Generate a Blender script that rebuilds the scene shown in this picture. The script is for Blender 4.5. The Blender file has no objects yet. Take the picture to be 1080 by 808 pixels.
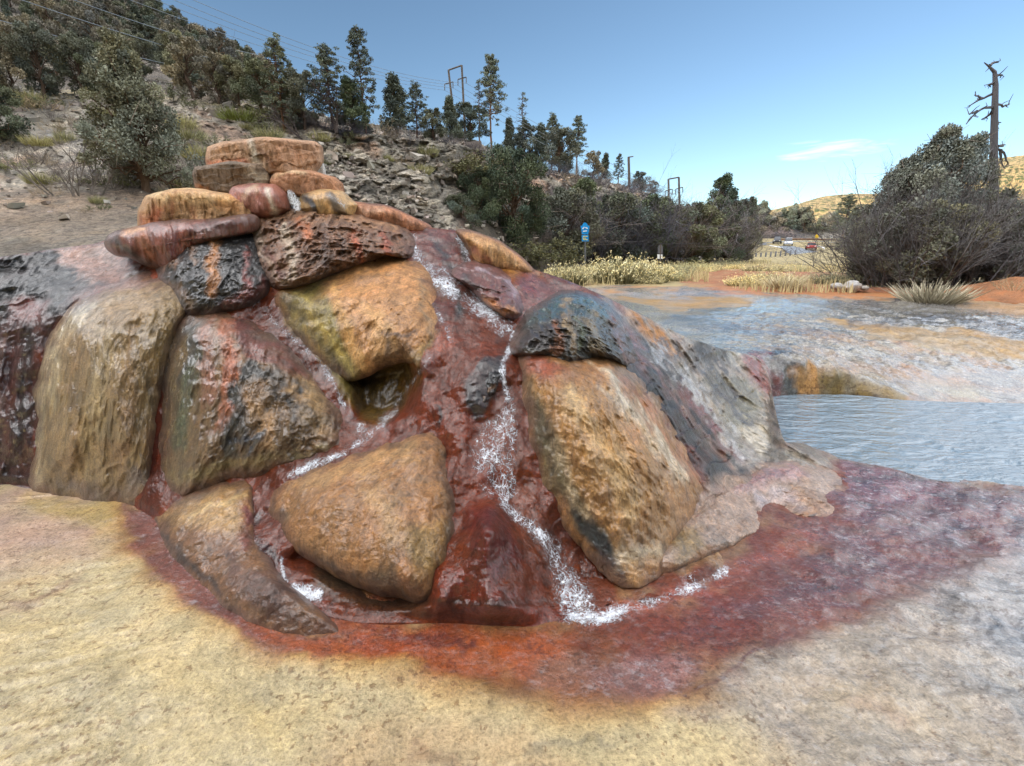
import bpy, math, random
import numpy as np
from mathutils import Vector
random.seed(7); RNG = np.random.default_rng(7)
C = bpy.context.scene.collection
F = 495.0; PIT = math.radians(15.7); CAMZ = 1.6
cp, sp = math.cos(PIT), math.sin(PIT)

# ------------------------------------------------------------------ photograph pixel <-> world
def P(px, py, Y):
    px = np.asarray(px, float); py = np.asarray(py, float); Y = np.asarray(Y, float)
    dx = (px-540)/F; dy = (404-py)/F
    t = Y/(cp+dy*sp)
    return np.stack(np.broadcast_arrays(dx*t, Y, CAMZ+(dy*cp-sp)*t), -1)
def YZ(py, z):
    dy = (404-np.asarray(py, float))/F
    return (z-CAMZ)*(cp+dy*sp)/(dy*cp-sp)
def PROJ(p):
    x, y, z = p[..., 0], p[..., 1], p[..., 2]-CAMZ
    d = np.maximum(y*cp-z*sp, 1e-3); u = y*sp+z*cp
    return 540+F*x/d, 404-F*u/d

# ------------------------------------------------------------------ noise
def _h(ix, iy, iz, s):
    h = (ix.astype(np.uint32)*np.uint32(374761393)+iy.astype(np.uint32)*np.uint32(668265263)
         + iz.astype(np.uint32)*np.uint32(2246822519)+np.uint32((s*3266489917) & 0xffffffff))
    h = (h ^ (h >> np.uint32(13)))*np.uint32(1274126177); h ^= h >> np.uint32(16)
    h = h*np.uint32(2654435761); h ^= h >> np.uint32(15)
    return h.astype(np.float64)/4294967295.0
def vnoise(p, s=0):
    p = np.asarray(p, float)
    i = np.floor(p).astype(np.int64); f = p-i; f = f*f*f*(f*(f*6-15)+10)
    x, y, z = i[..., 0], i[..., 1], i[..., 2]; r = 0
    for a in (0, 1):
        for b in (0, 1):
            for c in (0, 1):
                w = (f[..., 0] if a else 1-f[..., 0])*(f[..., 1] if b else 1-f[..., 1])*(f[..., 2] if c else 1-f[..., 2])
                r = r+w*_h(x+a, y+b, z+c, s)
    return r*2-1
def fbm(p, sc=1.0, o=4, s=0, g=.5):
    p = np.asarray(p, float)*np.asarray(sc, float); r = 0; a = 1; t = 0
    for k in range(o):
        r = r+a*vnoise(p+k*17.3, s+k); t += a; a *= g; p = p*2.03
    return r/t*1.6
def ridged(p, sc=1.0, o=4, s=0):
    p = np.asarray(p, float)*np.asarray(sc, float); r = 0; a = 1; t = 0
    for k in range(o):
        r = r+a*(1-np.abs(vnoise(p+k*11.1, s+k))*2); t += a; a *= .5; p = p*2.1
    return r/t
def cells(p, sc=1.0, s=0):
    """Voronoi: distance to the nearest two feature points and an id"""
    p = np.asarray(p, float)*np.asarray(sc, float); i = np.floor(p).astype(np.int64); f = p-i
    d1 = np.full(p.shape[:-1], 9.); d2 = d1.copy(); idn = np.zeros(p.shape[:-1])
    for a in (-1, 0, 1):
        for b in (-1, 0, 1):
            for c in (-1, 0, 1):
                x, y, z = i[..., 0]+a, i[..., 1]+b, i[..., 2]+c
                q = (a+_h(x, y, z, s)-f[..., 0])**2+(b+_h(x, y, z, s+1)-f[..., 1])**2+(c+_h(x, y, z, s+2)-f[..., 2])**2
                q = np.sqrt(q); h = _h(x, y, z, s+3)
                n = q < d1
                d2 = np.where(n, d1, np.minimum(d2, q)); idn = np.where(n, h, idn); d1 = np.where(n, q, d1)
    return d1, d2, idn
def ss(a, b, x):
    t = np.clip((x-a)/(b-a), 0, 1); return t*t*(3-2*t)

# ------------------------------------------------------------------ colours
def S(r, g, b, k=1.0):
    c = np.array([r, g, b])/255.; c = np.where(c <= .04045, c/12.92, ((c+.055)/1.055)**2.4)
    return c*k

# ------------------------------------------------------------------ objects
def tag(o, label=None, cat=None, group=None, kind=None):
    if label: o['label'] = label
    if cat: o['category'] = cat
    if group: o['group'] = group
    if kind: o['kind'] = kind
    return o
def mesh_from(name, V, Fc, mat, smooth=True, col=None, parent=None, origin=None):
    """V nx3 array, Fc (list of index lists) or mx4 / mx3 int array"""
    V = np.asarray(V, float).reshape(-1, 3)
    o0 = np.zeros(3) if origin is None else np.asarray(origin, float)
    me = bpy.data.meshes.new(name)
    if isinstance(Fc, np.ndarray):
        n = Fc.shape[1]; me.vertices.add(len(V)); me.vertices.foreach_set('co', (V-o0).ravel().astype(np.float32))
        me.loops.add(Fc.size); me.loops.foreach_set('vertex_index', Fc.ravel().astype(np.int32))
        me.polygons.add(len(Fc)); me.polygons.foreach_set('loop_start', np.arange(0, Fc.size, n, dtype=np.int32))
        me.update(calc_edges=True); me.validate()
    else:
        me.from_pydata((V-o0).tolist(), [], Fc); me.update()
    me.polygons.foreach_set('use_smooth', [smooth]*len(me.polygons))
    if col is not None:
        a = me.color_attributes.new('Col', 'FLOAT_COLOR', 'POINT')
        col = np.asarray(col, np.float32)
        if col.shape[1] == 3: col = np.c_[col, np.ones(len(col))]
        a.data.foreach_set('color', col.astype(np.float32).ravel())
    if mat: me.materials.append(mat)
    o = bpy.data.objects.new(name, me); C.objects.link(o)
    if parent is not None: o.parent = parent; o.location = o0
    else: o.location = o0
    return o
def grid_faces(nr, nc, flip=False, wrap=False):
    i = np.arange(nr-1)[:, None]; j = np.arange(nc if wrap else nc-1)[None, :]; j2 = (j+1) % nc
    a = i*nc+j; b = i*nc+j2; c = (i+1)*nc+j2; d = (i+1)*nc+j
    f = np.stack([a, b, c, d] if not flip else [a, d, c, b], -1).reshape(-1, 4)
    return f
def empty(name, loc, label, cat, group=None, rz=0, kind=None):
    o = bpy.data.objects.new(name, None); C.objects.link(o); o.location = [float(v) for v in loc]; o.rotation_euler = (0, 0, rz)
    o.empty_display_size = .1
    return tag(o, label, cat, group, kind)

# ------------------------------------------------------------------ node helpers
def newmat(name):
    m = bpy.data.materials.new(name); m.use_nodes = True; nt = m.node_tree; nt.nodes.clear()
    out = nt.nodes.new('ShaderNodeOutputMaterial'); b = nt.nodes.new('ShaderNodeBsdfPrincipled')
    nt.links.new(b.outputs[0], out.inputs[0]); return m, nt, b
def nn(nt, t, **k):
    n = nt.nodes.new('ShaderNode'+t)
    for a, v in k.items():
        if a.startswith('i_'): n.inputs[a[2:].replace('_', ' ')].default_value = v
        else: setattr(n, a, v)
    return n
def math_n(nt, op, a, b=None, clamp=False):
    n = nt.nodes.new('ShaderNodeMath'); n.operation = op; n.use_clamp = clamp
    for k, v in ((0, a), (1, b)):
        if v is None: continue
        if isinstance(v, (int, float)): n.inputs[k].default_value = v
        else: nt.links.new(v, n.inputs[k])
    return n.outputs[0]
def ramp(nt, src, stops):
    r = nt.nodes.new('ShaderNodeValToRGB'); nt.links.new(src, r.inputs[0]); el = r.color_ramp.elements
    while len(el) < len(stops): el.new(.5)
    for e, (p, c) in zip(el, stops):
        e.position = p; e.color = (c, c, c, 1) if isinstance(c, (int, float)) else (*c, 1)
    return r.outputs[0]
def mixc(nt, mode, fac, a, b):
    n = nt.nodes.new('ShaderNodeMix'); n.data_type = 'RGBA'; n.blend_type = mode; n.clamp_result = False
    if isinstance(fac, (int, float)): n.inputs[0].default_value = fac
    else: nt.links.new(fac, n.inputs[0])
    for k, v in ((6, a), (7, b)):
        if isinstance(v, (tuple, list, np.ndarray)): n.inputs[k].default_value = (*[float(q) for q in v][:3], 1)
        else: nt.links.new(v, n.inputs[k])
    return n.outputs[2]
def noise(nt, vec, scale, detail=5, rough=.55, dist=0):
    n = nn(nt, 'TexNoise'); n.inputs['Scale'].default_value = scale; n.inputs['Detail'].default_value = detail
    n.inputs['Roughness'].default_value = rough; n.inputs['Distortion'].default_value = dist
    nt.links.new(vec, n.inputs['Vector']); return n.outputs['Fac']

def mineral(name, scale=1.0, streak=(1, 1, .22), bump=1.0, speck=None, var=.5, drybase=.8, wetrough=.2, bscale=1.0, wetbump=.3, mottle=False, spec=.6, sat=.98, pat=.75, coatb=1., palek=.4, val=1.):
    """mineral crust: painted vertex colour, broken up by noise; alpha of the attribute = wetness"""
    m, nt, b = newmat(name)
    at = nn(nt, 'Attribute', attribute_name='Col'); geo = nn(nt, 'NewGeometry')
    pos = geo.outputs['Position']
    mp = nn(nt, 'Mapping'); mp.inputs['Scale'].default_value = streak; nt.links.new(pos, mp.inputs['Vector']); st = mp.outputs[0]
    n1 = noise(nt, pos, 4*scale, 6); n2 = noise(nt, st, 22*scale, 6, .6, .4); n3 = noise(nt, pos, 75*scale, 5, .7)
    n4 = noise(nt, st, 9*scale, 4, .6, 1.0)
    col = at.outputs['Color']
    n5 = noise(nt, pos, 1.7*scale, 6, .6, .5)
    col = mixc(nt, 'MULTIPLY', pat, col, ramp(nt, n5, [(.34, (.5, .5, .42)), (.46, (1., .92, .8)), (.56, (1.05, 1.05, 1.05)), (.68, (1.2, .95, .62))]))
    v = ramp(nt, n2, [(.3, 1-var), (.5, 1.), (.72, 1+var*.9)])
    col = mixc(nt, 'MULTIPLY', 1.0, col, v)
    v = ramp(nt, n1, [(.3, (.66, .68, .72)), (.5, (1, 1, 1)), (.7, (1.25, 1.18, 1.08))])
    col = mixc(nt, 'MULTIPLY', .8, col, v)
    v = ramp(nt, n3, [(.32, .55), (.5, 1.), (.68, 1.4)])
    col = mixc(nt, 'MULTIPLY', .85, col, v)
    f = ramp(nt, n4, [(.58, 0.), (.72, 1.)])
    pale = mixc(nt, 'MIX', .5, col, S(188, 176, 150, .7))
    col = mixc(nt, 'MIX', math_n(nt, 'MULTIPLY', f, palek), col, pale)
    if speck:
        mp2 = nn(nt, 'Mapping'); mp2.inputs['Scale'].default_value = (1, 1, 1); nt.links.new(pos, mp2.inputs['Vector'])
        s1 = noise(nt, mp2.outputs[0], speck[0], 3, .65); s2 = noise(nt, pos, speck[0]*.06, 3)
        s = math_n(nt, 'ADD', s1, math_n(nt, 'MULTIPLY', math_n(nt, 'SUBTRACT', s2, .5), .35))
        f = ramp(nt, s, [(speck[1], 0.), (speck[1]+.05, 1.)])
        dk = mixc(nt, 'MULTIPLY', 1., col, speck[2])
        col = mixc(nt, 'MIX', math_n(nt, 'MULTIPLY', f, .75), col, dk)
        vo = nn(nt, 'TexVoronoi'); vo.inputs['Scale'].default_value = speck[0]*.7; nt.links.new(mp2.outputs[0], vo.inputs['Vector'])
        s3 = noise(nt, pos, speck[0]*.05, 4)
        f3 = math_n(nt, 'MULTIPLY', ramp(nt, vo.outputs['Distance'], [(.16, 1.), (.26, 0.)]), ramp(nt, s3, [(.5, 0.), (.6, 1.)]))
        col = mixc(nt, 'MIX', math_n(nt, 'MULTIPLY', f3, .6), col, dk)
    wet = at.outputs['Alpha']
    if mottle:  # dark and pale mottling: crust plus ripple reflections painted into the wet colour
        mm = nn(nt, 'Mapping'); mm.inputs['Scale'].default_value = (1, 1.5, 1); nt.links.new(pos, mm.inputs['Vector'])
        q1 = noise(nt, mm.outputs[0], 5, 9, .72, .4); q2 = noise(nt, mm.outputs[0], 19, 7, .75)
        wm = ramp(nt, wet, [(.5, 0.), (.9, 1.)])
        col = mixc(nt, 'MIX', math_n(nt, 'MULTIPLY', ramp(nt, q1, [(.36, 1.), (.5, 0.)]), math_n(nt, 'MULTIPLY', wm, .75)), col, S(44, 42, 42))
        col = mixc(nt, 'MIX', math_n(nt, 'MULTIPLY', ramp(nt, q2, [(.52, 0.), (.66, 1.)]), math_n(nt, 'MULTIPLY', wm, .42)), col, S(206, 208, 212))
    hs = nn(nt, 'HueSaturation'); hs.inputs['Saturation'].default_value = sat; hs.inputs['Value'].default_value = val; nt.links.new(col, hs.inputs['Color']); col = hs.outputs[0]
    nt.links.new(col, b.inputs['Base Color'])
    wv = math_n(nt, 'ADD', wet, math_n(nt, 'MULTIPLY', math_n(nt, 'SUBTRACT', n2, .5), .9), True)
    ro = nn(nt, 'MapRange'); nt.links.new(wv, ro.inputs[0]); ro.inputs[3].default_value = drybase; ro.inputs[4].default_value = wetrough
    nt.links.new(ro.outputs[0], b.inputs['Roughness'])
    b.inputs['Specular IOR Level'].default_value = spec
    nt.links.new(math_n(nt, 'MULTIPLY', wv, 1.), b.inputs['Coat Weight']); b.inputs['Coat Roughness'].default_value = .07; b.inputs['Coat IOR'].default_value = 1.62
    h = math_n(nt, 'ADD', math_n(nt, 'MULTIPLY', n2, 1.0), math_n(nt, 'MULTIPLY', n3, .75))
    nf = noise(nt, pos, 190*scale*bscale, 3, .7)
    h = math_n(nt, 'ADD', h, math_n(nt, 'MULTIPLY', nf, .3))
    h = math_n(nt, 'ADD', h, math_n(nt, 'MULTIPLY', n4, .8))
    bp = nn(nt, 'Bump'); bp.inputs['Strength'].default_value = .9; bp.inputs['Distance'].default_value = .034*bump
    if mottle: h = math_n(nt, 'ADD', h, math_n(nt, 'MULTIPLY', math_n(nt, 'MULTIPLY', noise(nt, pos, 8, 6, .6, .5), wet), 2.5))
    h = math_n(nt, 'MULTIPLY', h, math_n(nt, 'ADD', math_n(nt, 'MULTIPLY', wet, wetbump), 1.))
    nt.links.new(h, bp.inputs['Height']); nt.links.new(bp.outputs[0], b.inputs['Normal'])
    cb = nn(nt, 'Bump'); cb.inputs['Strength'].default_value = .8; cb.inputs['Distance'].default_value = .011*coatb
    nt.links.new(math_n(nt, 'ADD', math_n(nt, 'MULTIPLY', n2, .8), math_n(nt, 'MULTIPLY', noise(nt, st, 60*scale, 3, .5), .6)), cb.inputs['Height']); nt.links.new(cb.outputs[0], b.inputs['Coat Normal'])
    return m
def simple(name, col, rough=.8, var=.35, sc=8, bump=.0, attr=False, metal=0, spec=.3, objvar=0):
    m, nt, b = newmat(name); geo = nn(nt, 'NewGeometry'); pos = geo.outputs['Position']
    n1 = noise(nt, pos, sc, 5)
    v = ramp(nt, n1, [(.3, 1-var), (.7, 1+var)])
    if attr:
        at = nn(nt, 'Attribute', attribute_name='Col'); base = at.outputs['Color']
    else: base = tuple(col)
    c = mixc(nt, 'MULTIPLY', 1., base if attr else tuple(float(q) for q in col), v)
    if objvar:
        oi = nn(nt, 'ObjectInfo')
        c = mixc(nt, 'MULTIPLY', 1., c, ramp(nt, oi.outputs['Random'], [(0, (1-objvar, 1-objvar, 1-objvar*.8)), (.5, (1, 1.02, 1)), (1, (1+objvar, 1+objvar*.8, 1+objvar*.5))]))
    nt.links.new(c, b.inputs['Base Color']); b.inputs['Roughness'].default_value = rough; b.inputs['Metallic'].default_value = metal
    b.inputs['Specular IOR Level'].default_value = spec
    if bump:
        n2 = noise(nt, pos, sc*4, 5)
        bp = nn(nt, 'Bump'); bp.inputs['Distance'].default_value = bump; nt.links.new(n2, bp.inputs['Height']); nt.links.new(bp.outputs[0], b.inputs['Normal'])
    return m

M = {}
M['rock'] = mineral('mineral_crust', 1.0, streak=(1, 1, .16), val=.97, palek=.3)
M['core'] = mineral('wet_mineral_flow', 1.1, streak=(1, 1, .22), var=.5, wetrough=.22, palek=.06, val=.92, sat=1.08, spec=.25)
M['slab'] = mineral('stained_slab', 1.3, streak=(1, 1, .5), bump=.7, var=.35)
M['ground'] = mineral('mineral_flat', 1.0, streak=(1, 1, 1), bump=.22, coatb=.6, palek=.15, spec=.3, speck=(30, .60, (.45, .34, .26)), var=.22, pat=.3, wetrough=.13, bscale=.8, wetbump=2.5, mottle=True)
M['hill'] = mineral('stony_hillside', .42, pat=.4, streak=(1, 1, 2.2), bump=6., var=.6, drybase=.95, wetrough=.9)
M['foam'] = simple('white_foam', S(235, 240, 245, .95), .3, .12, 60, spec=.5)
def lace():
    m, nt, b = newmat('foam_lace'); at_ = nn(nt, 'Attribute', attribute_name='Col'); geo = nn(nt, 'NewGeometry')
    mp = nn(nt, 'Mapping'); mp.inputs['Scale'].default_value = (1, 1, .45); nt.links.new(geo.outputs['Position'], mp.inputs['Vector'])
    nz = nn(nt, 'TexNoise'); nz.inputs['Scale'].default_value = 22; nt.links.new(mp.outputs[0], nz.inputs['Vector'])
    ad = nn(nt, 'VectorMath', operation='MULTIPLY_ADD'); nt.links.new(nz.outputs['Color'], ad.inputs[0]); ad.inputs[1].default_value = (.05, .05, .05); nt.links.new(mp.outputs[0], ad.inputs[2])
    hs = []
    for sc_, wd in ((38, .09), (85, .12)):
        vo = nn(nt, 'TexVoronoi', feature='DISTANCE_TO_EDGE'); vo.inputs['Scale'].default_value = sc_; nt.links.new(ad.outputs[0], vo.inputs['Vector']); hs.append(ramp(nt, vo.outputs['Distance'], [(0., 1.), (wd, 0.)]))
    l = math_n(nt, 'MAXIMUM', hs[0], math_n(nt, 'MULTIPLY', hs[1], .8)); n1 = noise(nt, mp.outputs[0], 30, 5, .65)
    d = at_.outputs['Alpha']
    # density: sparse -> lace only, dense -> closed foam
    n9 = noise(nt, mp.outputs[0], 140, 4, .7)
    v = math_n(nt, 'ADD', math_n(nt, 'MULTIPLY', l, .42), math_n(nt, 'ADD', math_n(nt, 'MULTIPLY', n1, 1.0), math_n(nt, 'ADD', math_n(nt, 'MULTIPLY', n9, .5), math_n(nt, 'MULTIPLY', d, .85))))
    a = ramp(nt, math_n(nt, 'MULTIPLY', v, .5), [(.72, 0.), (.80, .18), (.98, 1.)])
    a = math_n(nt, 'MULTIPLY', a, ramp(nt, d, [(0., 0.), (.15, 1.)]))
    nt.links.new(a, b.inputs['Alpha']); b.inputs['Base Color'].default_value = (.82, .86, .92, 1); b.inputs['Roughness'].default_value = .25
    bp = nn(nt, 'Bump'); bp.inputs['Distance'].default_value = .01; nt.links.new(v, bp.inputs['Height']); nt.links.new(bp.outputs[0], b.inputs['Normal']); return m
M['lace'] = lace()
EXPO = 1.56; SKYK = .067; GLOW = 25.0; CLOUD = 9.
# ------------------------------------------------------------------ painting by world-fixed layers (traced outlines of the deposits)
def catmull(pts, n, closed=True):
    pts = np.asarray(pts, float); N = len(pts)
    if closed: q = np.concatenate([pts[-1:], pts, pts[:2]])
    else: q = np.concatenate([2*pts[:1]-pts[1:2], pts, 2*pts[-1:]-pts[-2:-1]])
    segs = N if closed else N-1; out = []
    d = np.linalg.norm(np.diff(q, axis=0)[:, :2], axis=1)[1:1+segs]
    cnt = np.maximum(1, np.round(n*d/d.sum()).astype(int))
    for k in range(segs):
        t = np.linspace(0, 1, cnt[k], endpoint=False)[:, None]; a, b, c, e = q[k], q[k+1], q[k+2], q[k+3]
        out.append(.5*((2*b)+(-a+c)*t+(2*a-5*b+4*c-e)*t*t+(-a+3*b-3*c+e)*t**3))
    if not closed: out.append(pts[-1:])
    return np.concatenate(out)
def seg_dist(px, py, pts, closed):
    pts = np.asarray(pts, float)
    n = len(pts); best = np.full(px.shape, 1e9); arg = np.zeros(px.shape)
    for k in range(n if closed else n-1):
        a = pts[k]; b = pts[(k+1) % n]; d = b[:2]-a[:2]; L = max((d**2).sum(), 1e-6)
        t = np.clip(((px-a[0])*d[0]+(py-a[1])*d[1])/L, 0, 1)
        q = np.hypot(px-a[0]-t*d[0], py-a[1]-t*d[1]); m = q < best
        arg = np.where(m, k+t, arg); best = np.where(m, q, best)
    return best, arg
def inside(px, py, pts):
    r = np.zeros(px.shape, bool); n = len(pts)
    for k in range(n):
        x1, y1 = pts[k][:2]; x2, y2 = pts[(k+1) % n][:2]
        if y1 == y2: continue
        c = ((y1 > py) != (y2 > py)) & (px < (x2-x1)*(py-y1)/(y2-y1)+x1); r ^= c
    return r
def sdf(px, py, pts):
    d, _ = seg_dist(px, py, pts, True); return np.where(inside(px, py, pts), d, -d)
def poly(pts, col, wet, f=6, w=8, op=1., sc=7): return ('p', pts, col, wet, f, w, op, sc)
def stroke(pts, col, wet, f=4, w=4, op=1., sc=9): return ('s', pts, col, wet, f, w, op, sc)   # pts: (x, y, half width)
def paint(W, base, wet, layers, px=None, py=None):
    n = len(W); col = np.tile(np.asarray(base, float), (n, 1)); wt = np.full(n, float(wet))
    if px is None: px, py = PROJ(W)
    nz = {}
    for L in layers:
        kind, pts, c, w_, f, wa, op, sc = L; pts = np.asarray(pts, float)
        pad = f+wa*1.6+(pts[:, 2].max() if kind == 's' else 0)
        m = (px > pts[:, 0].min()-pad) & (px < pts[:, 0].max()+pad) & (py > pts[:, 1].min()-pad) & (py < pts[:, 1].max()+pad)
        if not m.any(): continue
        if sc not in nz:
            nz[sc] = (fbm(W, (sc, sc, sc*.45), 4, int(sc*7)), fbm(W, (sc, sc, sc*.45), 4, int(sc*7)+40))
        n1 = nz[sc][0][m]; n2 = nz[sc][1][m]; X = px[m]+n1*wa*1.5; Y = py[m]+n2*wa*1.5
        if kind == 'p': d = sdf(X, Y, pts)
        else:
            dd, a = seg_dist(X, Y, pts, False); d = np.interp(a, np.arange(len(pts)), pts[:, 2])-dd
        k = np.clip(ss(-f*1.3, f*1.3, d)*(1+.35*n2-.1), 0, 1)*op
        col[m] = col[m]*(1-k[:, None])+np.asarray(c)*k[:, None]; wt[m] = wt[m]*(1-k)+w_*k
    return np.c_[col, wt]

# deposit colours
RUST = S(94, 38, 8); RUSTD = S(92, 30, 22); ORNG = S(176, 96, 42); GOLD = S(176, 132, 66); TAN = S(178, 146, 100); CREAM = S(206, 186, 142)
BROWN = S(120, 86, 54); DARK = S(34, 30, 30); OLIVE = S(112, 98, 46); BLACK = S(20, 24, 28); GREY = S(136, 130, 118); PURP = S(118, 78, 74); TEAL = S(26, 52, 50)
PALE = S(212, 204, 188)

# ------------------------------------------------------------------ the mound: body depth by thin plate through surveyed points
FOOT = np.array([(-140, 520), (0, 515), (60, 521), (120, 528), (160, 548), (220, 602), (300, 642), (380, 657), (470, 657), (560, 662), (640, 657), (700, 634), (760, 600), (830, 575), (880, 545), (900, 510)], float)
def ctrl():
    k = []
    for x, y in [(-140, 520), (0, 515), (60, 521), (120, 528), (160, 548), (220, 602), (300, 642), (380, 657), (470, 657), (560, 662), (640, 657), (700, 634), (760, 600), (830, 575), (880, 545), (900, 510)]:
        k.append((x, y, YZ(y, 0.0)))
    k += [(-140, 400, 3.35), (-140, 275, 4.0), (0, 400, 3.3), (0, 272, 3.95), (100, 400, 3.2), (100, 310, 3.55), (110, 255, 4.3), (185, 310, 3.5), (200, 240, 4.0),
          (170, 480, 2.86), (250, 495, 2.66), (255, 330, 3.35), (330, 300, 3.5), (260, 200, 4.4), (330, 170, 4.45), (240, 150, 4.5), (420, 205, 4.5), (430, 250, 4.0),
          (360, 470, 2.62), (380, 430, 2.85), (450, 440, 2.6), (520, 450, 2.52), (480, 560, 2.08), (560, 560, 2.1), (450, 330, 3.15), (540, 345, 3.12), (480, 250, 4.0), (520, 262, 4.0),
          (560, 290, 3.75), (600, 300, 3.75), (640, 318, 3.7), (600, 400, 2.75), (655, 400, 2.95), (620, 500, 2.38), (700, 500, 2.6), (655, 590, 2.1), (700, 400, 3.3), (720, 355, 4.1),
          (690, 340, 4.0), (770, 380, 4.5), (800, 440, 3.9), (780, 500, 2.98), (840, 490, 3.1), (820, 540, 2.75), (310, 560, 2.2), (400, 560, 2.15), (270, 530, 2.45), (900, 470, 3.9), (860, 400, 4.8)]
    return np.array(k, float)
_K = ctrl(); _kn = len(_K)
def _U(r2): return np.where(r2 > 1e-9, r2*np.log(r2+1e-12), 0)
_a = _K[:, :2]/300.; _r2 = ((_a[:, None]-_a[None])**2).sum(-1)
_A = np.zeros((_kn+3, _kn+3)); _A[:_kn, :_kn] = _U(_r2)+np.eye(_kn)*.004; _A[:_kn, _kn] = 1; _A[:_kn, _kn+1:] = _a; _A[_kn, :_kn] = 1; _A[_kn+1:, :_kn] = _a.T
_W = np.linalg.solve(_A, np.r_[_K[:, 2], 0, 0, 0])
def MY(px, py):
    px = np.asarray(px, float); py = np.asarray(py, float); sh = px.shape; q = np.stack([px.ravel(), py.ravel()], -1)/300.
    r = np.empty(len(q))
    for s in range(0, len(q), 60000):
        b = q[s:s+60000]; r[s:s+60000] = _U(((b[:, None]-_a[None])**2).sum(-1))@_W[:_kn]+_W[_kn]+b@_W[_kn+1:]
    return r.reshape(sh)
def ray(px, py):
    d = P(px, py, 1.)-np.array([0, 0, CAMZ]); return d/np.linalg.norm(d, axis=-1, keepdims=True)
HOLLOWS = [([(368, 395), (385, 388), (428, 380), (442, 396), (430, 430), (405, 442), (380, 436)], .22),      # recess under the golden face
           ([(300, 590), (330, 600), (390, 632), (455, 640), (452, 600), (400, 585), (330, 570)], .12),
           ([(478, 285), (545, 310), (545, 330), (500, 330)], .05)]
RIDGES = [([(452, 640, 16), (480, 600, 26), (510, 560, 22)], .10), ([(520, 640, 42), (525, 590, 34), (515, 545, 18)], .16), ([(495, 410, 26), (515, 385, 24)], .10),
          ([(455, 350, 16), (440, 420, 20), (470, 440, 18)], .05), ([(640, 330, 26), (690, 420, 20), (745, 500, 26), (775, 520, 20)], .06),
          ([(720, 440, 24), (780, 460, 24)], .07), ([(555, 265, 30), (620, 305, 30)], .05), ([(640, 560, 60), (690, 590, 30)], -.02)]
def body(px, py):
    """world position of the mound's skin along the ray of px,py, relief included"""
    Y = MY(px, py); ft = np.interp(px, FOOT[:, 0], FOOT[:, 1]); w = ss(-3, 14, ft-py); Yg = YZ(np.maximum(py, 420), 0.)+.02+.004*np.maximum(py-ft, 0)
    Y = Yg*(1-w)+Y*w; W = P(px, py, Y); r = ray(px, py)
    d = .05*fbm(W, 2.6, 3, 3)+.026*fbm(W, (6, 6, 2), 4, 9)+.012*ridged(W, (12, 12, 2.6), 3, 21)+.004*fbm(W, (40, 40, 12), 3, 33)
    for pts, dep in HOLLOWS: d = d-dep*ss(-10, 12, sdf(px, py, pts))
    for pts, h in RIDGES:
        pts = np.array(pts, float); dd, a = seg_dist(px, py, pts, False); wv = np.interp(a, np.arange(len(pts)), pts[:, 2]); d = d+h*np.exp(-(dd/wv)**2*1.3)
    q = ss(70, 10, px)[..., None]*1.; d = d+q[..., 0]*.05*ridged(W, (9, 9, .9), 3, 81)
    fl = np.array([.72, -.42, -.55]); a = W@fl; q = W*9-a[..., None]*fl*7.6; kf = ss(630, 690, px)*ss(600, 540, py)
    kf = kf*ss(515, 470, py); d = d+kf*(.045*fbm(q, .8, 3, 83)+.014*ridged(q, 2.4, 2, 84))
    kr = ss(560, 480, px)*ss(400, 430, px)*ss(380, 430, py); d = d+kr*.03*ridged(W, (5, 5, 1.6), 3, 85)
    # crisp horizontal terracing where the sheet of water runs over the right flank
    k = ss(560, 640, px)*ss(620, 560, py); st = W[..., 2]*9+.7*fbm(W, 2.2, 3, 50); fr = st-np.floor(st)
    d = d+k*.03*(fr**3-.25)
    d = d*ss(-4, 22, ft-py)
    return W-r*d[..., None]

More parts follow.
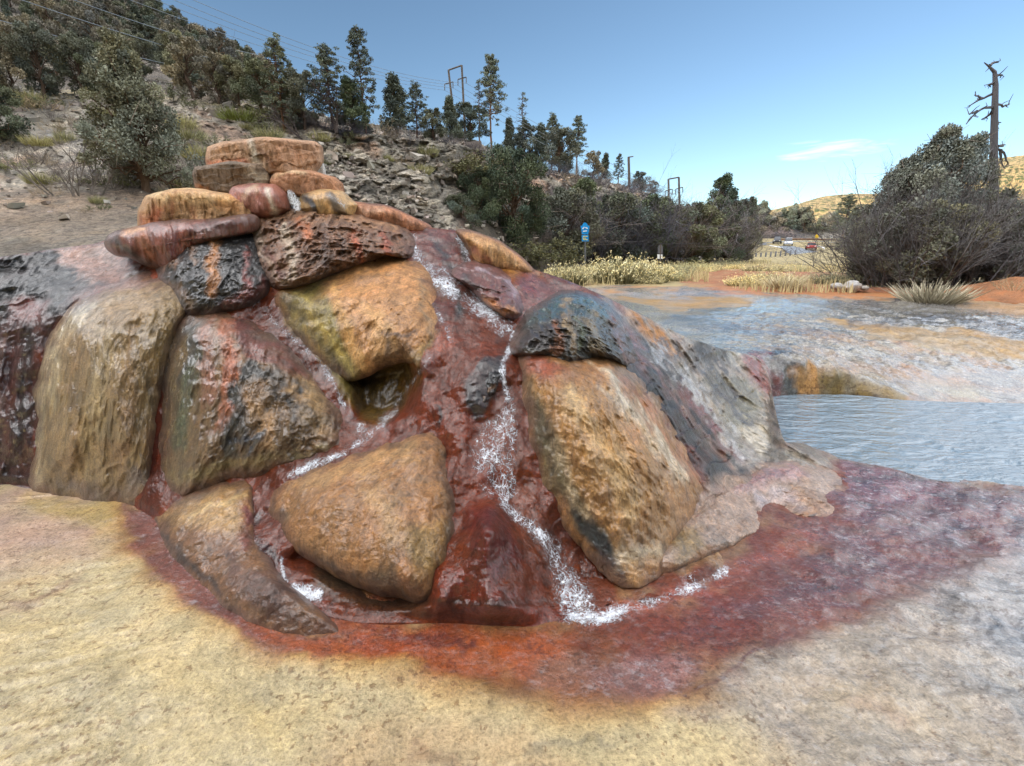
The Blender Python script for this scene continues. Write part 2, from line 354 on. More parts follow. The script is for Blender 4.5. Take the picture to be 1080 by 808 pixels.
CORE_LAYERS = [
 poly([(-150, 262), (0, 262), (60, 255), (118, 248), (175, 285), (150, 300), (90, 312), (48, 365), (36, 512), (-150, 530)], S(62, 40, 40), .7, 8, 8),
 poly([(-150, 262), (0, 265), (62, 262), (100, 290), (60, 335), (0, 340), (-150, 345)], S(20, 26, 32), .5, 6, 10),
 poly([(62, 262), (112, 250), (150, 282), (120, 300), (80, 292)], S(150, 112, 96), .6, 5, 6),
 poly([(10, 320), (45, 318), (46, 336), (10, 338)], S(110, 60, 55), .7, 5, 5),
 stroke([(30, 350, 5), (22, 420, 5), (8, 500, 5)], S(40, 26, 28), .8, 4, 4), stroke([(0, 360, 4), (-10, 470, 4)], S(140, 118, 112), .8, 5, 6),
 poly([(120, 235), (250, 222), (270, 240), (190, 260), (170, 300), (120, 262)], S(150, 76, 50), .3, 5, 6),
 poly([(150, 195), (470, 195), (480, 250), (430, 275), (150, 240)], S(160, 108, 66), .2, 8, 8),
 poly([(330, 212), (420, 222), (450, 240), (380, 238), (330, 224)], S(176, 116, 76), .3, 4, 5),
 # rust channels
 poly([(428, 240), (482, 240), (545, 300), (556, 345), (560, 400), (580, 500), (640, 600), (720, 612), (800, 560), (900, 540), (900, 700), (300, 700), (270, 560), (285, 505), (250, 500), (160, 540), (140, 500), (170, 400), (185, 320), (240, 320), (300, 300), (360, 420), (420, 400), (465, 350), (440, 280)], RUST, .38, 6, 6),
 poly([(290, 300), (360, 280), (470, 300), (468, 350), (430, 400), (400, 445), (365, 430), (310, 365)], OLIVE, .3, 8, 5),
 stroke([(262, 290, 12), (285, 340, 9), (330, 385, 8), (365, 440, 10), (395, 460, 8)], S(92, 38, 14), .6, 3, 4),
 poly([(425, 240), (480, 243), (500, 270), (490, 300), (440, 285)], S(92, 40, 26), .7, 4, 4),
 poly([(440, 300), (480, 300), (480, 350), (455, 350)], S(84, 28, 8), .5, 6, 6),
 poly([(380, 455), (440, 425), (470, 400), (540, 430), (550, 520), (500, 560), (480, 500), (460, 455), (400, 470)], S(108, 42, 9), .45, 8, 8),
 stroke([(470, 350, 9), (430, 410, 8), (400, 450, 6)], S(132, 56, 16), .6, 5, 5),
 stroke([(455, 380, 5), (420, 430, 4), (405, 455, 4)], S(96, 40, 26), .7, 4, 4),
 stroke([(450, 600, 14), (520, 640, 20), (600, 650, 10)], S(112, 44, 26), .7, 8, 8),
 stroke([(515, 545, 14), (520, 590, 22)], S(84, 26, 24), .6, 8, 8),
 stroke([(458, 632, 3), (520, 640, 3), (590, 630, 3)], S(70, 34, 20), .6, 3, 4),
 stroke([(520, 440, 8), (540, 500, 14), (560, 560, 20), (600, 610, 18)], S(112, 52, 20), .6, 10, 10, .8),
 poly([(492, 392), (512, 374), (530, 372), (532, 398), (515, 428), (502, 446), (492, 425)], S(16, 26, 30), .8, 3, 4),
 poly([(479, 300), (486, 310), (490, 330), (482, 338)], S(22, 30, 28), .8, 3, 4),
 stroke([(460, 430, 1.5), (462, 450, 1.5)], DARK, .5, 2, 3), stroke([(455, 250, 3), (470, 275, 3), (478, 285, 3)], BLACK, .8, 3, 4), stroke([(488, 255, 3), (492, 280, 4)], BLACK, .8, 3, 4),
 # left channel between the two big boulders
 stroke([(192, 330, 6), (170, 400, 12), (160, 470, 14), (158, 535, 12)], S(84, 32, 16), .6, 4, 4),
 # hollow under the golden face
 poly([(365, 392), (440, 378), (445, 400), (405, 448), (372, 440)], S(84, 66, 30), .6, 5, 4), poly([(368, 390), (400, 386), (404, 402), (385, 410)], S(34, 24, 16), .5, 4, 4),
 # channel between the front boulder and the flat rock
 stroke([(330, 495, 9), (285, 515, 12), (275, 560, 12), (300, 620, 14), (340, 640, 14)], S(98, 38, 12), .6, 4, 4),
 stroke([(262, 520, 3), (268, 560, 4), (290, 600, 4)], S(60, 24, 18), .85, 3, 4),
 poly([(340, 575), (400, 600), (450, 600), (452, 645), (380, 640), (330, 620)], S(62, 44, 24), .5, 5, 5),
 # right flank
 poly([(486, 243), (520, 255), (575, 288), (540, 294), (500, 272)], S(178, 128, 76), .2, 4, 4),
 poly([(540, 285), (600, 296), (650, 325), (680, 400), (720, 450), (640, 380), (560, 350), (545, 330)], S(112, 74, 70), .9, 8, 8),
 poly([(545, 292), (560, 296), (575, 320), (548, 340), (544, 315)], S(120, 66, 60), .9, 5, 5),
 poly([(560, 330), (600, 310), (640, 320), (650, 350), (640, 380), (620, 345), (560, 350)], S(28, 50, 50), .9, 6, 5),
 poly([(640, 318), (900, 360), (900, 480), (860, 500), (780, 500), (730, 450), (690, 390), (655, 345)], S(156, 150, 138), .95, 8, 8),
 poly([(660, 328), (690, 345), (720, 375), (700, 372), (668, 345)], S(176, 122, 60), .4, 5, 5),
 poly([(640, 318), (668, 345), (700, 372), (725, 388), (690, 378), (655, 345)], S(100, 84, 74), .7, 5, 5),
 poly([(735, 355), (772, 370), (765, 385), (735, 380)], S(66, 62, 56), .8, 4, 4),
 poly([(782, 378), (800, 380), (818, 415), (800, 420)], S(122, 54, 44), .8, 4, 4),
 stroke([(650, 345, 6), (690, 395, 7), (730, 450, 8)], S(126, 70, 62), .9, 4, 6),
 stroke([(668, 350, 5), (715, 400, 6), (770, 470, 6)], S(30, 28, 30), .6, 4, 8), stroke([(735, 360, 4), (790, 430, 4)], S(34, 32, 32), .6, 4, 8), stroke([(650, 372, 14), (690, 410, 14), (730, 460, 16), (760, 500, 16), (795, 508, 12)], S(14, 16, 20), .6, 6, 8),
 stroke([(720, 410, 5), (750, 450, 6), (780, 480, 6)], S(110, 56, 48), .8, 4, 6),
 poly([(740, 400), (790, 400), (815, 450), (800, 470), (770, 450)], S(126, 120, 96), .9, 6, 6), stroke([(700, 360, 3), (760, 410, 3), (800, 460, 3)], S(50, 48, 50), .9, 3, 8), stroke([(730, 365, 3), (780, 420, 4)], S(64, 60, 60), .9, 3, 8), stroke([(690, 365, 3), (740, 420, 3), (785, 480, 3)], S(190, 190, 190), .95, 3, 8),
 poly([(780, 452), (806, 446), (812, 470), (800, 480)], PALE, .8, 4, 4),
 poly([(740, 505), (800, 495), (880, 495), (900, 540), (820, 570), (760, 590), (700, 605)], S(158, 132, 112), .75, 8, 8),
 poly([(700, 560), (760, 540), (770, 585), (720, 600)], S(168, 140, 108), .7, 8, 8),
]
FLOOR_EXTRA = []

def build_body():
    tops = np.array([(-140, 276), (0, 271), (60, 262), (100, 257), (120, 250), (160, 245), (210, 238), (250, 225), (300, 215), (340, 214), (385, 224), (430, 238), (480, 243), (500, 250), (522, 261), (560, 284), (600, 297), (640, 314), (680, 334), (722, 355), (760, 368), (800, 377), (811, 392), (818, 436), (827, 466), (852, 480), (890, 487), (906, 505)], float)
    bots = np.array([(-140, 540), (0, 535), (120, 548), (160, 575), (220, 625), (300, 665), (380, 680), (470, 682), (560, 686), (640, 680), (700, 655), (760, 622), (830, 592), (880, 560), (906, 530)], float)
    xs = np.arange(-140, 907, 1.7); n = 300
    tp = np.interp(xs, tops[:, 0], tops[:, 1]); bt = np.interp(xs, bots[:, 0], bots[:, 1])
    k = np.array([1, 2, 3, 2, 1.])/9
    tp = np.convolve(np.pad(tp, 2, 'edge'), k, 'valid'); bt = np.convolve(np.pad(bt, 2, 'edge'), k, 'valid')
    t = np.linspace(0, 1, n)[:, None]; X = np.tile(xs, (n, 1)); Yp = bt[None]*(1-t)+tp[None]*t
    W = body(X, Yp)
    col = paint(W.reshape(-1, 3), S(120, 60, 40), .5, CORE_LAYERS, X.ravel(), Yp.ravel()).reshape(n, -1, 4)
    # far side of the mound: rounds over and drops behind
    back = []; top = W[-1].copy()
    for s, (dy, dz) in enumerate([(.12, .004), (.3, -.03), (.6, -.12), (1.0, -.3), (1.6, -.7), (2.4, -1.3), (3.2, -2.2), (3.6, -2.8)]):
        b = top.copy(); hh = np.clip(top[:, 2]/1.4, .25, 1.6); b[:, 1] += dy*hh; b[:, 2] += dz*np.clip(top[:, 2], .15, 3)/1.3
        b = b+np.stack([fbm(b, 2, 3, 5), fbm(b, 2, 3, 6), fbm(b, 2, 3, 7)], -1)*.04*min(s, 3)/3
        back.append(b)
    W = np.concatenate([W, np.array(back)]); col = np.concatenate([col, np.repeat(col[-1:], len(back), 0)])
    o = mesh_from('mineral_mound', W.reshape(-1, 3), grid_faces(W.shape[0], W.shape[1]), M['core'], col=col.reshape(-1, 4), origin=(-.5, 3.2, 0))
    tag(o, 'big red and purple flowstone mound of the hot spring, wet, carrying all the boulders', 'rock mound')
build_body()

# ------------------------------------------------------------------ boulders set in the mound: closed solids, inflated from their outlines
def sharp(pts, n):
    pts = np.asarray(pts, float); q = np.concatenate([pts, pts[:1]]); d = np.r_[0, np.cumsum(np.linalg.norm(np.diff(q, axis=0), axis=1))]; t = np.linspace(0, d[-1], n, endpoint=False)
    o = np.stack([np.interp(t, d, q[:, i]) for i in (0, 1)], 1)
    for _ in range(2): o = (np.roll(o, 1, 0)+2*o+np.roll(o, -1, 0))/4
    return o
def boulder(name, label, cat, outline, bulge, thick, col, wet, layers=(), centre=None, p=2.2, q=.72, jit=2.5, sink=.04, relief=1., flute=0., mat='rock', tilt=(0, 0), Y=None,
            group=None, chip=0., N=300, R=90, strata=0., topbulge=0, overh=0, ridge=None, grow=5.):
    o = sharp(outline, N) if mat == 'slab' else catmull(outline, N); n = len(o); c = np.array(centre if centre else o.mean(0), float)
    lens = np.linalg.norm(o-c, axis=1)
    w0 = P(o[:, 0], o[:, 1], 3.)
    nz = fbm(w0, 6, 4, len(label))*jit; o = c+(o-c)*(1+(nz+grow)/lens)[:, None]
    t = np.sin(np.linspace(0, math.pi/2, R))[:, None, None]; t = t*.55+np.linspace(0, 1, R)[:, None, None]*.45
    X = c[0]+(o[None, :, 0:1]-c[0])*t; Yp = c[1]+(o[None, :, 1:2]-c[1])*t; X = X[..., 0]; Yp = Yp[..., 0]; T = np.broadcast_to(t[..., 0], X.shape)
    D0 = MY(X, Yp) if Y is None else np.full(X.shape, float(Y))
    W0 = P(X, Yp, D0); r = ray(X, Yp)
    f = (1-T**p)**q
    size = (o[:, 1].max()-o[:, 1].min())/2.
    til = tilt[0]*(X-c[0])/size+tilt[1]*(Yp-c[1])/size
    d = bulge*f-sink*(1-f)+til
    if ridge: d = d-ridge[1]*np.abs(X-ridge[0]-ridge[2]*(Yp-c[1]))/100.+ridge[1]*.3
    if overh: d = d+overh*ss(-.2, 1., (Yp-c[1])/size)*f         # lower part hangs outwards
    rel = .045*fbm(W0, 3.2, 3, 13)+.02*fbm(W0, (9, 9, 2.6), 4, 19)+.009*fbm(W0, (30, 30, 6), 5, 29)+.006*ridged(W0, (22, 22, 3.4), 3, 39)
    if flute:
        g = ridged(W0+.06*np.stack([fbm(W0, 3, 2, 61)]*3, -1), (11, 11, .9), 3, 71); rel = rel+flute*(g-.3)
        g = ridged(W0, (30, 30, 3.2), 3, 75); rel = rel+flute*.35*g
    if chip:
        a, b, i = cells(W0+.05*np.stack([fbm(W0, 5, 3, 1), fbm(W0, 5, 3, 2), fbm(W0, 5, 3, 3)], -1), (5, 5, 9), 5)
        rel = rel+chip*(i-.5)+chip*.6*np.minimum(b-a, .25)
    if strata:
        st = W0[..., 2]*14+1.4*fbm(W0, 2.5, 3, 88); fr = st-np.floor(st); rel = rel+strata*(fr**2-.3)
    d = d+rel*relief*(.25+.75*np.clip(f*1.5, 0, 1))
    front = W0-r*d[..., None]
    # back half
    fb = (1-T**2.)**.5; back = W0+r*((sink+thick*fb)-til*(1-fb)*0)[..., None]
    back = back[::-1][1:]
    # join the rims exactly
    W = np.concatenate([front, back]); Xa = np.concatenate([X, X[::-1][1:]]); Ya = np.concatenate([Yp, Yp[::-1][1:]])
    cl = paint(W.reshape(-1, 3), col, wet, layers, Xa.ravel(), Ya.ravel())
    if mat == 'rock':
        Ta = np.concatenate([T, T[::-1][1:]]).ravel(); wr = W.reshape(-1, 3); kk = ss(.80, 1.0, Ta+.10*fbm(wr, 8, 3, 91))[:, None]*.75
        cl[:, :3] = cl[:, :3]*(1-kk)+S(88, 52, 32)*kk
    cen = W.reshape(-1, 3).mean(0); cen[2] = W[..., 2].min()
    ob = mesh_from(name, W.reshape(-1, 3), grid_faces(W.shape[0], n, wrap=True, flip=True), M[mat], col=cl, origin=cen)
    return tag(ob, label, cat, group)

# upper tiers first
boulder('stone_slab', 'top slab of the stack, long orange tan block with a pale streak, highest stone of the mound', 'stone slab',
        [(221, 168), (224, 156), (240, 151), (268, 151), (300, 149), (326, 151), (335, 156), (336, 170), (328, 184), (310, 182), (285, 180), (262, 177), (235, 177), (222, 177)], .16, .5, S(176, 138, 104), .1,
        [poly([(258, 150), (270, 150), (280, 176), (262, 176)], PALE, .1, 4, 5, .7), poly([(285, 150), (335, 152), (335, 175), (300, 182)], S(164, 122, 88), .1, 5, 6), stroke([(222, 174, 3), (260, 172, 3)], S(190, 108, 60), .1, 3, 3), stroke([(275, 155, 2), (290, 178, 2)], S(140, 92, 60), .1, 2, 3)],
        p=18, q=.5, jit=2., chip=.03, mat='slab', Y=4.3, N=240, R=70, strata=.012, ridge=(288, .35, .4))
boulder('stone_slab', 'grey brown flat slab wedged under the left end of the top slab', 'stone slab',
        [(207, 184), (210, 177), (240, 176), (268, 175), (277, 180), (284, 190), (278, 197), (250, 199), (225, 201), (210, 199)], .12, .5, S(112, 92, 70), .1,
        [poly([(262, 176), (284, 184), (282, 196), (266, 196)], S(190, 170, 140), .1, 3, 3), stroke([(207, 196, 3), (216, 200, 3)], S(176, 120, 74), .1, 2, 2)],
        p=16, q=.5, jit=1.8, chip=.02, mat='slab', Y=4.22, N=200, R=50, strata=.012, ridge=(266, .4, .6))
boulder('stone_slab', 'orange slab under the right end of the top slab, rounded at its right end', 'stone slab',
        [(286, 192), (292, 183), (310, 181), (330, 184), (350, 188), (358, 194), (361, 206), (345, 208), (320, 205), (298, 202), (288, 198)], .12, .5, S(170, 120, 82), .1,
        [stroke([(290, 184, 2), (320, 184, 2)], S(206, 170, 130), .1, 2, 3)], p=12, q=.5, jit=1.6, chip=.025, mat='slab', Y=4.15, N=200, R=50)
boulder('stone', 'small white crusted stone filling the gap right of the top slab', 'stone',
        [(322, 186), (330, 174), (337, 171), (340, 188), (332, 190)], .05, .2, S(226, 224, 220), .2, p=3, jit=.6, mat='slab', Y=4.35, N=90, R=24)
boulder('boulder', 'orange yellow drip coated block forming the left end of the second tier', 'boulder',
        [(150, 238), (150, 222), (160, 208), (185, 202), (215, 203), (235, 206), (262, 212), (268, 228), (240, 236), (205, 238), (175, 240)], .18, .5, S(178, 136, 88), .15,
        [poly([(150, 226), (170, 222), (168, 240), (150, 240)], S(176, 96, 48), .2, 5, 5), stroke([(160, 208, 4), (200, 204, 5), (240, 208, 4)], S(206, 176, 128), .1, 4, 4), stroke([(205, 215, 3), (205, 236, 3)], S(160, 96, 50), .2, 3, 3), stroke([(180, 212, 2), (178, 236, 3)], S(160, 100, 58), .2, 3, 3)],
        p=7, q=.5, jit=2.6, flute=.03, chip=.02, mat='slab', Y=4.0, N=240, R=70)
boulder('boulder', 'red and white streaked stone below the flat grey slab', 'boulder',
        [(242, 212), (250, 200), (268, 196), (288, 197), (298, 205), (302, 220), (290, 226), (262, 226), (246, 222)], .14, .4, S(150, 86, 64), .5,
        [stroke([(284, 198, 3), (292, 222, 3)], PALE, .6, 2, 3), stroke([(254, 202, 4), (270, 198, 4)], S(196, 160, 126), .4, 3, 4), stroke([(246, 214, 5), (250, 226, 5)], BLACK, .6, 3, 3)],
        p=3, jit=1.5, flute=.015, mat='slab', Y=3.98, N=160, R=46)
boulder('boulder', 'small tan and black striped stone beneath the orange slab, beside the thin white trickle', 'boulder',
        [(318, 220), (322, 206), (340, 203), (358, 205), (372, 216), (368, 226), (340, 228)], .12, .4, S(188, 150, 92), .5,
        [stroke([(348, 204, 4), (362, 224, 5)], BLACK, .7, 2, 3), stroke([(320, 206, 3), (330, 226, 3)], BLACK, .7, 2, 3)], p=3, jit=1.2, flute=.01, mat='slab', Y=4.02, N=150, R=40)
boulder('boulder', 'dark rust draped ledge on the left below the orange yellow block', 'boulder',
        [(116, 256), (124, 246), (150, 240), (185, 236), (225, 232), (262, 228), (266, 244), (235, 252), (205, 262), (186, 284), (168, 284), (142, 272), (124, 268)], .2, .5, S(122, 58, 32), .6,
        [stroke([(118, 252, 5), (134, 262, 5), (150, 274, 4)], S(66, 60, 58), .6, 4, 4), stroke([(130, 243, 3), (150, 240, 4)], S(206, 158, 112), .2, 3, 3), stroke([(150, 250, 4), (160, 270, 4)], S(166, 100, 60), .3, 4, 4), stroke([(185, 242, 4), (180, 275, 4)], S(96, 38, 30), .4, 4, 4), stroke([(205, 240, 3), (240, 236, 4)], S(100, 40, 34), .4, 4, 4)],
        centre=(185, 255), p=3.2, jit=2, flute=.03, Y=3.78, N=240, R=60)
boulder('boulder', 'brown overhanging flowstone shelf with deep drip flutes, widest stone of the upper mound', 'boulder',
        [(254, 232), (262, 224), (300, 220), (345, 221), (385, 228), (415, 236), (432, 246), (434, 262), (428, 272), (408, 270), (385, 276), (360, 284), (330, 296), (302, 302), (288, 298), (272, 276), (262, 252)], .3, .5, S(124, 86, 58), .45,
        [stroke([(270, 230, 4), (300, 224, 5), (360, 226, 5), (420, 240, 4)], S(174, 130, 92), .3, 4, 5), stroke([(262, 236, 5), (284, 276, 6), (300, 298, 5)], S(178, 160, 142), .3, 4, 6), stroke([(300, 240, 5), (312, 290, 5)], S(192, 176, 156), .3, 3, 4),
         stroke([(320, 236, 4), (322, 248, 5)], S(190, 106, 48), .2, 3, 4), stroke([(345, 250, 3), (342, 285, 3)], S(84, 52, 36), .3, 3, 4), stroke([(375, 245, 4), (378, 275, 4)], S(160, 84, 48), .3, 3, 4), stroke([(405, 250, 4), (408, 268, 4)], S(150, 74, 42), .3, 3, 4), stroke([(280, 262, 4), (296, 292, 4)], S(104, 54, 38), .3, 3, 4), stroke([(362, 250, 2), (360, 278, 2)], S(60, 40, 30), .3, 2, 3), stroke([(428, 248, 3), (430, 268, 3)], S(96, 66, 50), .3, 3, 3)],
        centre=(340, 255), p=3.4, jit=2.5, flute=.07, overh=.1, N=320, R=90)
boulder('boulder', 'black domed rock with one orange stripe down its middle', 'boulder',
        [(168, 288), (178, 262), (196, 244), (222, 232), (250, 228), (268, 240), (276, 262), (282, 292), (276, 312), (252, 326), (222, 330), (196, 326), (180, 306)], .3, .5, S(15, 15, 17), .55,
        [stroke([(176, 280, 4), (192, 250, 5), (215, 236, 4)], S(160, 124, 102), .5, 4, 6), stroke([(228, 236, 5), (226, 270, 6), (222, 306, 5)], S(176, 116, 54), .35, 3, 4), stroke([(206, 246, 3), (204, 280, 3)], S(120, 82, 48), .4, 3, 5, .8), stroke([(236, 318, 4), (262, 310, 5), (278, 300, 4)], S(110, 44, 38), .7, 4, 5), stroke([(258, 268, 2), (264, 300, 3)], S(150, 70, 60), .7, 3, 4), stroke([(182, 300, 4), (200, 322, 5)], S(110, 84, 62), .5, 4, 5)],
        centre=(228, 275), p=2.6, jit=2.5, flute=.035, N=280, R=80)
boulder('boulder', 'small purple brown dome with an orange underside beside the main cascade', 'boulder',
        [(480, 292), (484, 282), (500, 278), (522, 284), (540, 298), (549, 316), (546, 330), (534, 333), (518, 322), (502, 306)], .16, .3, S(104, 56, 50), .7,
        [stroke([(514, 318, 5), (530, 330, 5), (544, 328, 4)], S(178, 116, 58), .5, 3, 3), stroke([(500, 284, 2), (530, 292, 2), (546, 310, 2)], S(170, 150, 160), .8, 2, 3, .8), stroke([(490, 292, 3), (506, 304, 3)], S(52, 40, 40), .7, 3, 4)], p=2.4, jit=1.2, flute=.03, overh=.04, N=180, R=50)
boulder('boulder', 'small black glossy rock in the middle of the red cone beside the middle cascade', 'boulder', [(492, 394), (498, 382), (512, 374), (528, 373), (533, 392), (524, 414), (508, 436), (500, 444), (493, 426)], .07, .2, S(8, 13, 16), .6, [stroke([(502, 428, 2), (524, 408, 2)], S(110, 80, 50), .7, 2, 3), stroke([(508, 384, 1.5), (506, 410, 1.5)], S(60, 90, 90), .9, 2, 3)], p=3, jit=1.5, grow=1, flute=.03, N=150, R=40)
boulder('boulder', 'ochre sloping rock on the skyline right of the cascade head', 'boulder',
        [(484, 246), (498, 246), (520, 256), (545, 270), (562, 288), (548, 293), (525, 288), (505, 278), (496, 262)], .12, .5, S(178, 128, 74), .2,
        [stroke([(490, 250, 3), (530, 268, 4), (555, 286, 3)], S(190, 146, 92), .2, 3, 4), stroke([(500, 264, 3), (530, 284, 4)], S(150, 84, 48), .3, 3, 4)], p=3, jit=1.2, flute=.02, Y=3.85, N=180, R=50)
boulder('boulder', 'orange skyline stone at the back of the mound behind the brown fluted shelf', 'boulder',
        [(352, 222), (366, 214), (395, 218), (424, 226), (450, 238), (448, 248), (420, 246), (385, 236)], .08, .5, S(172, 112, 70), .2, [stroke([(370, 218, 3), (400, 222, 3)], S(194, 146, 108), .2, 3, 4)], p=3, jit=1.2, flute=.02, Y=4.15, N=180, R=40)
# golden face above the recess
boulder('boulder', 'golden boulder with a hollow under its chin, olive streaks on its left', 'boulder',
        [(292, 322), (288, 306), (310, 300), (345, 290), (385, 276), (425, 273), (448, 285), (460, 318), (462, 352), (458, 372), (446, 392), (436, 384), (420, 378), (404, 384), (388, 392), (368, 398), (345, 386), (316, 356)], .2, .5, S(172, 122, 62), .35,
        [poly([(288, 306), (345, 292), (352, 325), (378, 380), (392, 440), (376, 434), (340, 390), (305, 350)], S(132, 116, 48), .35, 6, 6),
         poly([(350, 300), (425, 276), (440, 300), (390, 320)], S(188, 134, 76), .2, 8, 8), stroke([(352, 300, 4), (366, 340, 5), (384, 388, 4)], S(196, 150, 84), .2, 4, 5),
         stroke([(300, 316, 3), (330, 350, 3), (372, 410, 3)], S(96, 84, 34), .4, 3, 4), stroke([(310, 306, 2), (345, 350, 3), (380, 404, 2)], S(172, 152, 70), .3, 3, 4), stroke([(395, 330, 8), (412, 372, 10)], S(196, 154, 100), .2, 6, 6),
         stroke([(444, 292, 3), (452, 350, 4), (446, 384, 4)], S(120, 98, 66), .3, 4, 5), stroke([(405, 352, 2), (430, 355, 2), (436, 350, 2)], S(90, 60, 34), .3, 2, 3), poly([(408, 357), (430, 357), (436, 372), (420, 378), (404, 382)], S(112, 84, 56), .3, 3, 4), poly([(430, 372), (458, 352), (458, 376), (446, 392)], S(158, 122, 50), .3, 4, 4)],
        centre=(400, 330), p=2.4, jit=2.2, sink=.05, N=340, R=90)
boulder('boulder', 'broad tan boulder with pale wet left edge, biggest stone on the left', 'boulder',
        [(34, 508), (36, 470), (42, 410), (50, 368), (72, 332), (102, 310), (140, 294), (176, 290), (192, 302), (198, 322), (186, 350), (172, 390), (166, 430), (160, 480), (152, 520), (128, 532), (90, 526), (55, 520)], .34, .6, S(138, 114, 72), .55,
        [poly([(100, 310), (180, 290), (196, 320), (170, 345), (110, 345)], S(138, 112, 70), .3, 8, 8), poly([(150, 335), (195, 320), (185, 350), (168, 392), (160, 360)], S(130, 104, 52), .35, 6, 6), stroke([(92, 320, 7), (54, 370, 8), (42, 440, 7), (38, 505, 6)], S(186, 170, 134), .8, 5, 6), stroke([(116, 300, 5), (170, 292, 5)], S(150, 108, 96), .6, 4, 5),
         stroke([(110, 350, 6), (100, 420, 6), (95, 500, 7)], S(168, 150, 110), .3, 6, 7, .7), stroke([(140, 350, 5), (135, 430, 6), (128, 500, 6)], S(128, 96, 58), .3, 6, 7, .7), stroke([(60, 512, 5), (120, 524, 6), (150, 505, 8)], S(120, 104, 90), .8, 5, 6), stroke([(80, 360, 3), (74, 500, 3)], S(120, 92, 56), .3, 4, 5, .7)],
        centre=(112, 410), p=2., q=.85, jit=3, flute=.02, sink=.035, N=380, R=110)
boulder('boulder', 'rounded boulder streaked green, rust and black below the black dome', 'boulder',
        [(168, 480), (170, 430), (174, 385), (184, 350), (200, 330), (222, 324), (245, 328), (272, 346), (300, 368), (330, 398), (350, 425), (361, 455), (352, 474), (318, 484), (280, 496), (245, 502), (215, 512), (188, 522), (172, 508)], .3, .6, S(112, 84, 46), .6,
        [poly([(172, 478), (176, 400), (190, 345), (215, 328), (232, 345), (206, 400), (198, 500), (176, 515)], S(108, 92, 62), .85, 6, 8), stroke([(200, 335, 9), (205, 365, 9), (192, 400, 6)], S(52, 56, 52), .85, 5, 8), stroke([(222, 330, 7), (214, 380, 8), (222, 420, 6)], S(140, 92, 70), .7, 4, 6), stroke([(208, 372, 4), (196, 420, 5), (186, 470, 5)], S(74, 84, 62), .9, 4, 5),
         poly([(232, 325), (262, 340), (315, 385), (330, 402), (290, 385), (262, 380), (245, 350)], S(104, 38, 28), .6, 5, 5), stroke([(240, 350, 9), (244, 400, 9), (236, 455, 7)], S(160, 92, 56), .4, 5, 7),
         stroke([(252, 420, 8), (246, 460, 11), (250, 490, 7)], S(46, 46, 42), .5, 5, 8), stroke([(262, 400, 9), (296, 392, 8), (302, 420, 7), (310, 436, 6)], S(48, 46, 40), .5, 5, 9), stroke([(275, 430, 8), (285, 470, 8)], S(176, 140, 96), .3, 5, 6), stroke([(320, 410, 9), (345, 455, 8)], S(150, 122, 78), .35, 6, 8), stroke([(250, 470, 4), (275, 460, 6), (262, 484, 4)], S(30, 34, 46), .6, 4, 6),
         stroke([(180, 505, 6), (230, 500, 6), (300, 484, 5), (350, 470, 4)], S(126, 110, 66), .5, 4, 5)],
        centre=(255, 420), p=2., q=.85, jit=3, flute=.03, sink=.035, N=380, R=110)
boulder('boulder', 'smooth tan brown boulder at the front centre between the two red channels', 'boulder',
        [(288, 545), (286, 528), (296, 510), (325, 496), (365, 482), (405, 468), (440, 458), (458, 460), (470, 478), (478, 510), (482, 545), (480, 580), (468, 612), (450, 634), (430, 632), (400, 622), (368, 610), (335, 590), (308, 572)], .24, .5, S(146, 102, 52), .4,
        [poly([(462, 462), (482, 520), (482, 585), (456, 634), (450, 600), (464, 540)], S(116, 84, 40), .4, 6, 6), stroke([(470, 480, 5), (479, 530, 5), (478, 580, 5)], S(56, 50, 34), .4, 4, 5), poly([(292, 556), (330, 586), (380, 602), (440, 606), (456, 632), (400, 624), (335, 596)], S(84, 62, 34), .4, 7, 7),
         stroke([(320, 508, 9), (380, 490, 10), (430, 478, 9)], S(170, 132, 82), .3, 9, 8), stroke([(398, 520, 12), (420, 560, 10)], S(184, 152, 106), .3, 10, 8, .7), stroke([(290, 528, 4), (298, 550, 5)], S(110, 84, 50), .4, 4, 5), poly([(430, 560), (460, 550), (462, 600), (430, 605)], S(140, 110, 52), .3, 8, 6)],
        centre=(390, 548), p=2.5, jit=2.5, sink=.05, relief=.8, overh=.03, N=380, R=110)
boulder('flat_rock', 'flat brown rock at the lower left with a ribbed wet top', 'rock',
        [(160, 552), (168, 535), (196, 520), (240, 506), (264, 508), (269, 535), (272, 562), (286, 590), (304, 614), (328, 634), (350, 653), (359, 668), (325, 677), (280, 669), (228, 645), (190, 614), (164, 582)], .15, .35, S(116, 80, 46), .55,
        [poly([(170, 540), (240, 506), (285, 500), (268, 525), (262, 560), (220, 560), (180, 556)], S(166, 130, 74), .55, 8, 6), stroke([(200, 545, 3), (255, 525, 3)], S(196, 164, 110), .5, 3, 4), stroke([(190, 532, 3), (240, 514, 3)], S(120, 92, 50), .5, 3, 4), poly([(230, 580), (275, 600), (345, 655), (300, 658), (250, 632)], S(92, 62, 48), .35, 8, 8), stroke([(168, 556, 3), (190, 590, 4), (235, 628, 3)], S(66, 48, 36), .4, 3, 4), stroke([(258, 540, 6), (262, 575, 6)], S(112, 60, 52), .5, 5, 5)],
        centre=(238, 588), p=3, jit=2, grow=1., sink=.06, relief=.8, N=340, R=80)
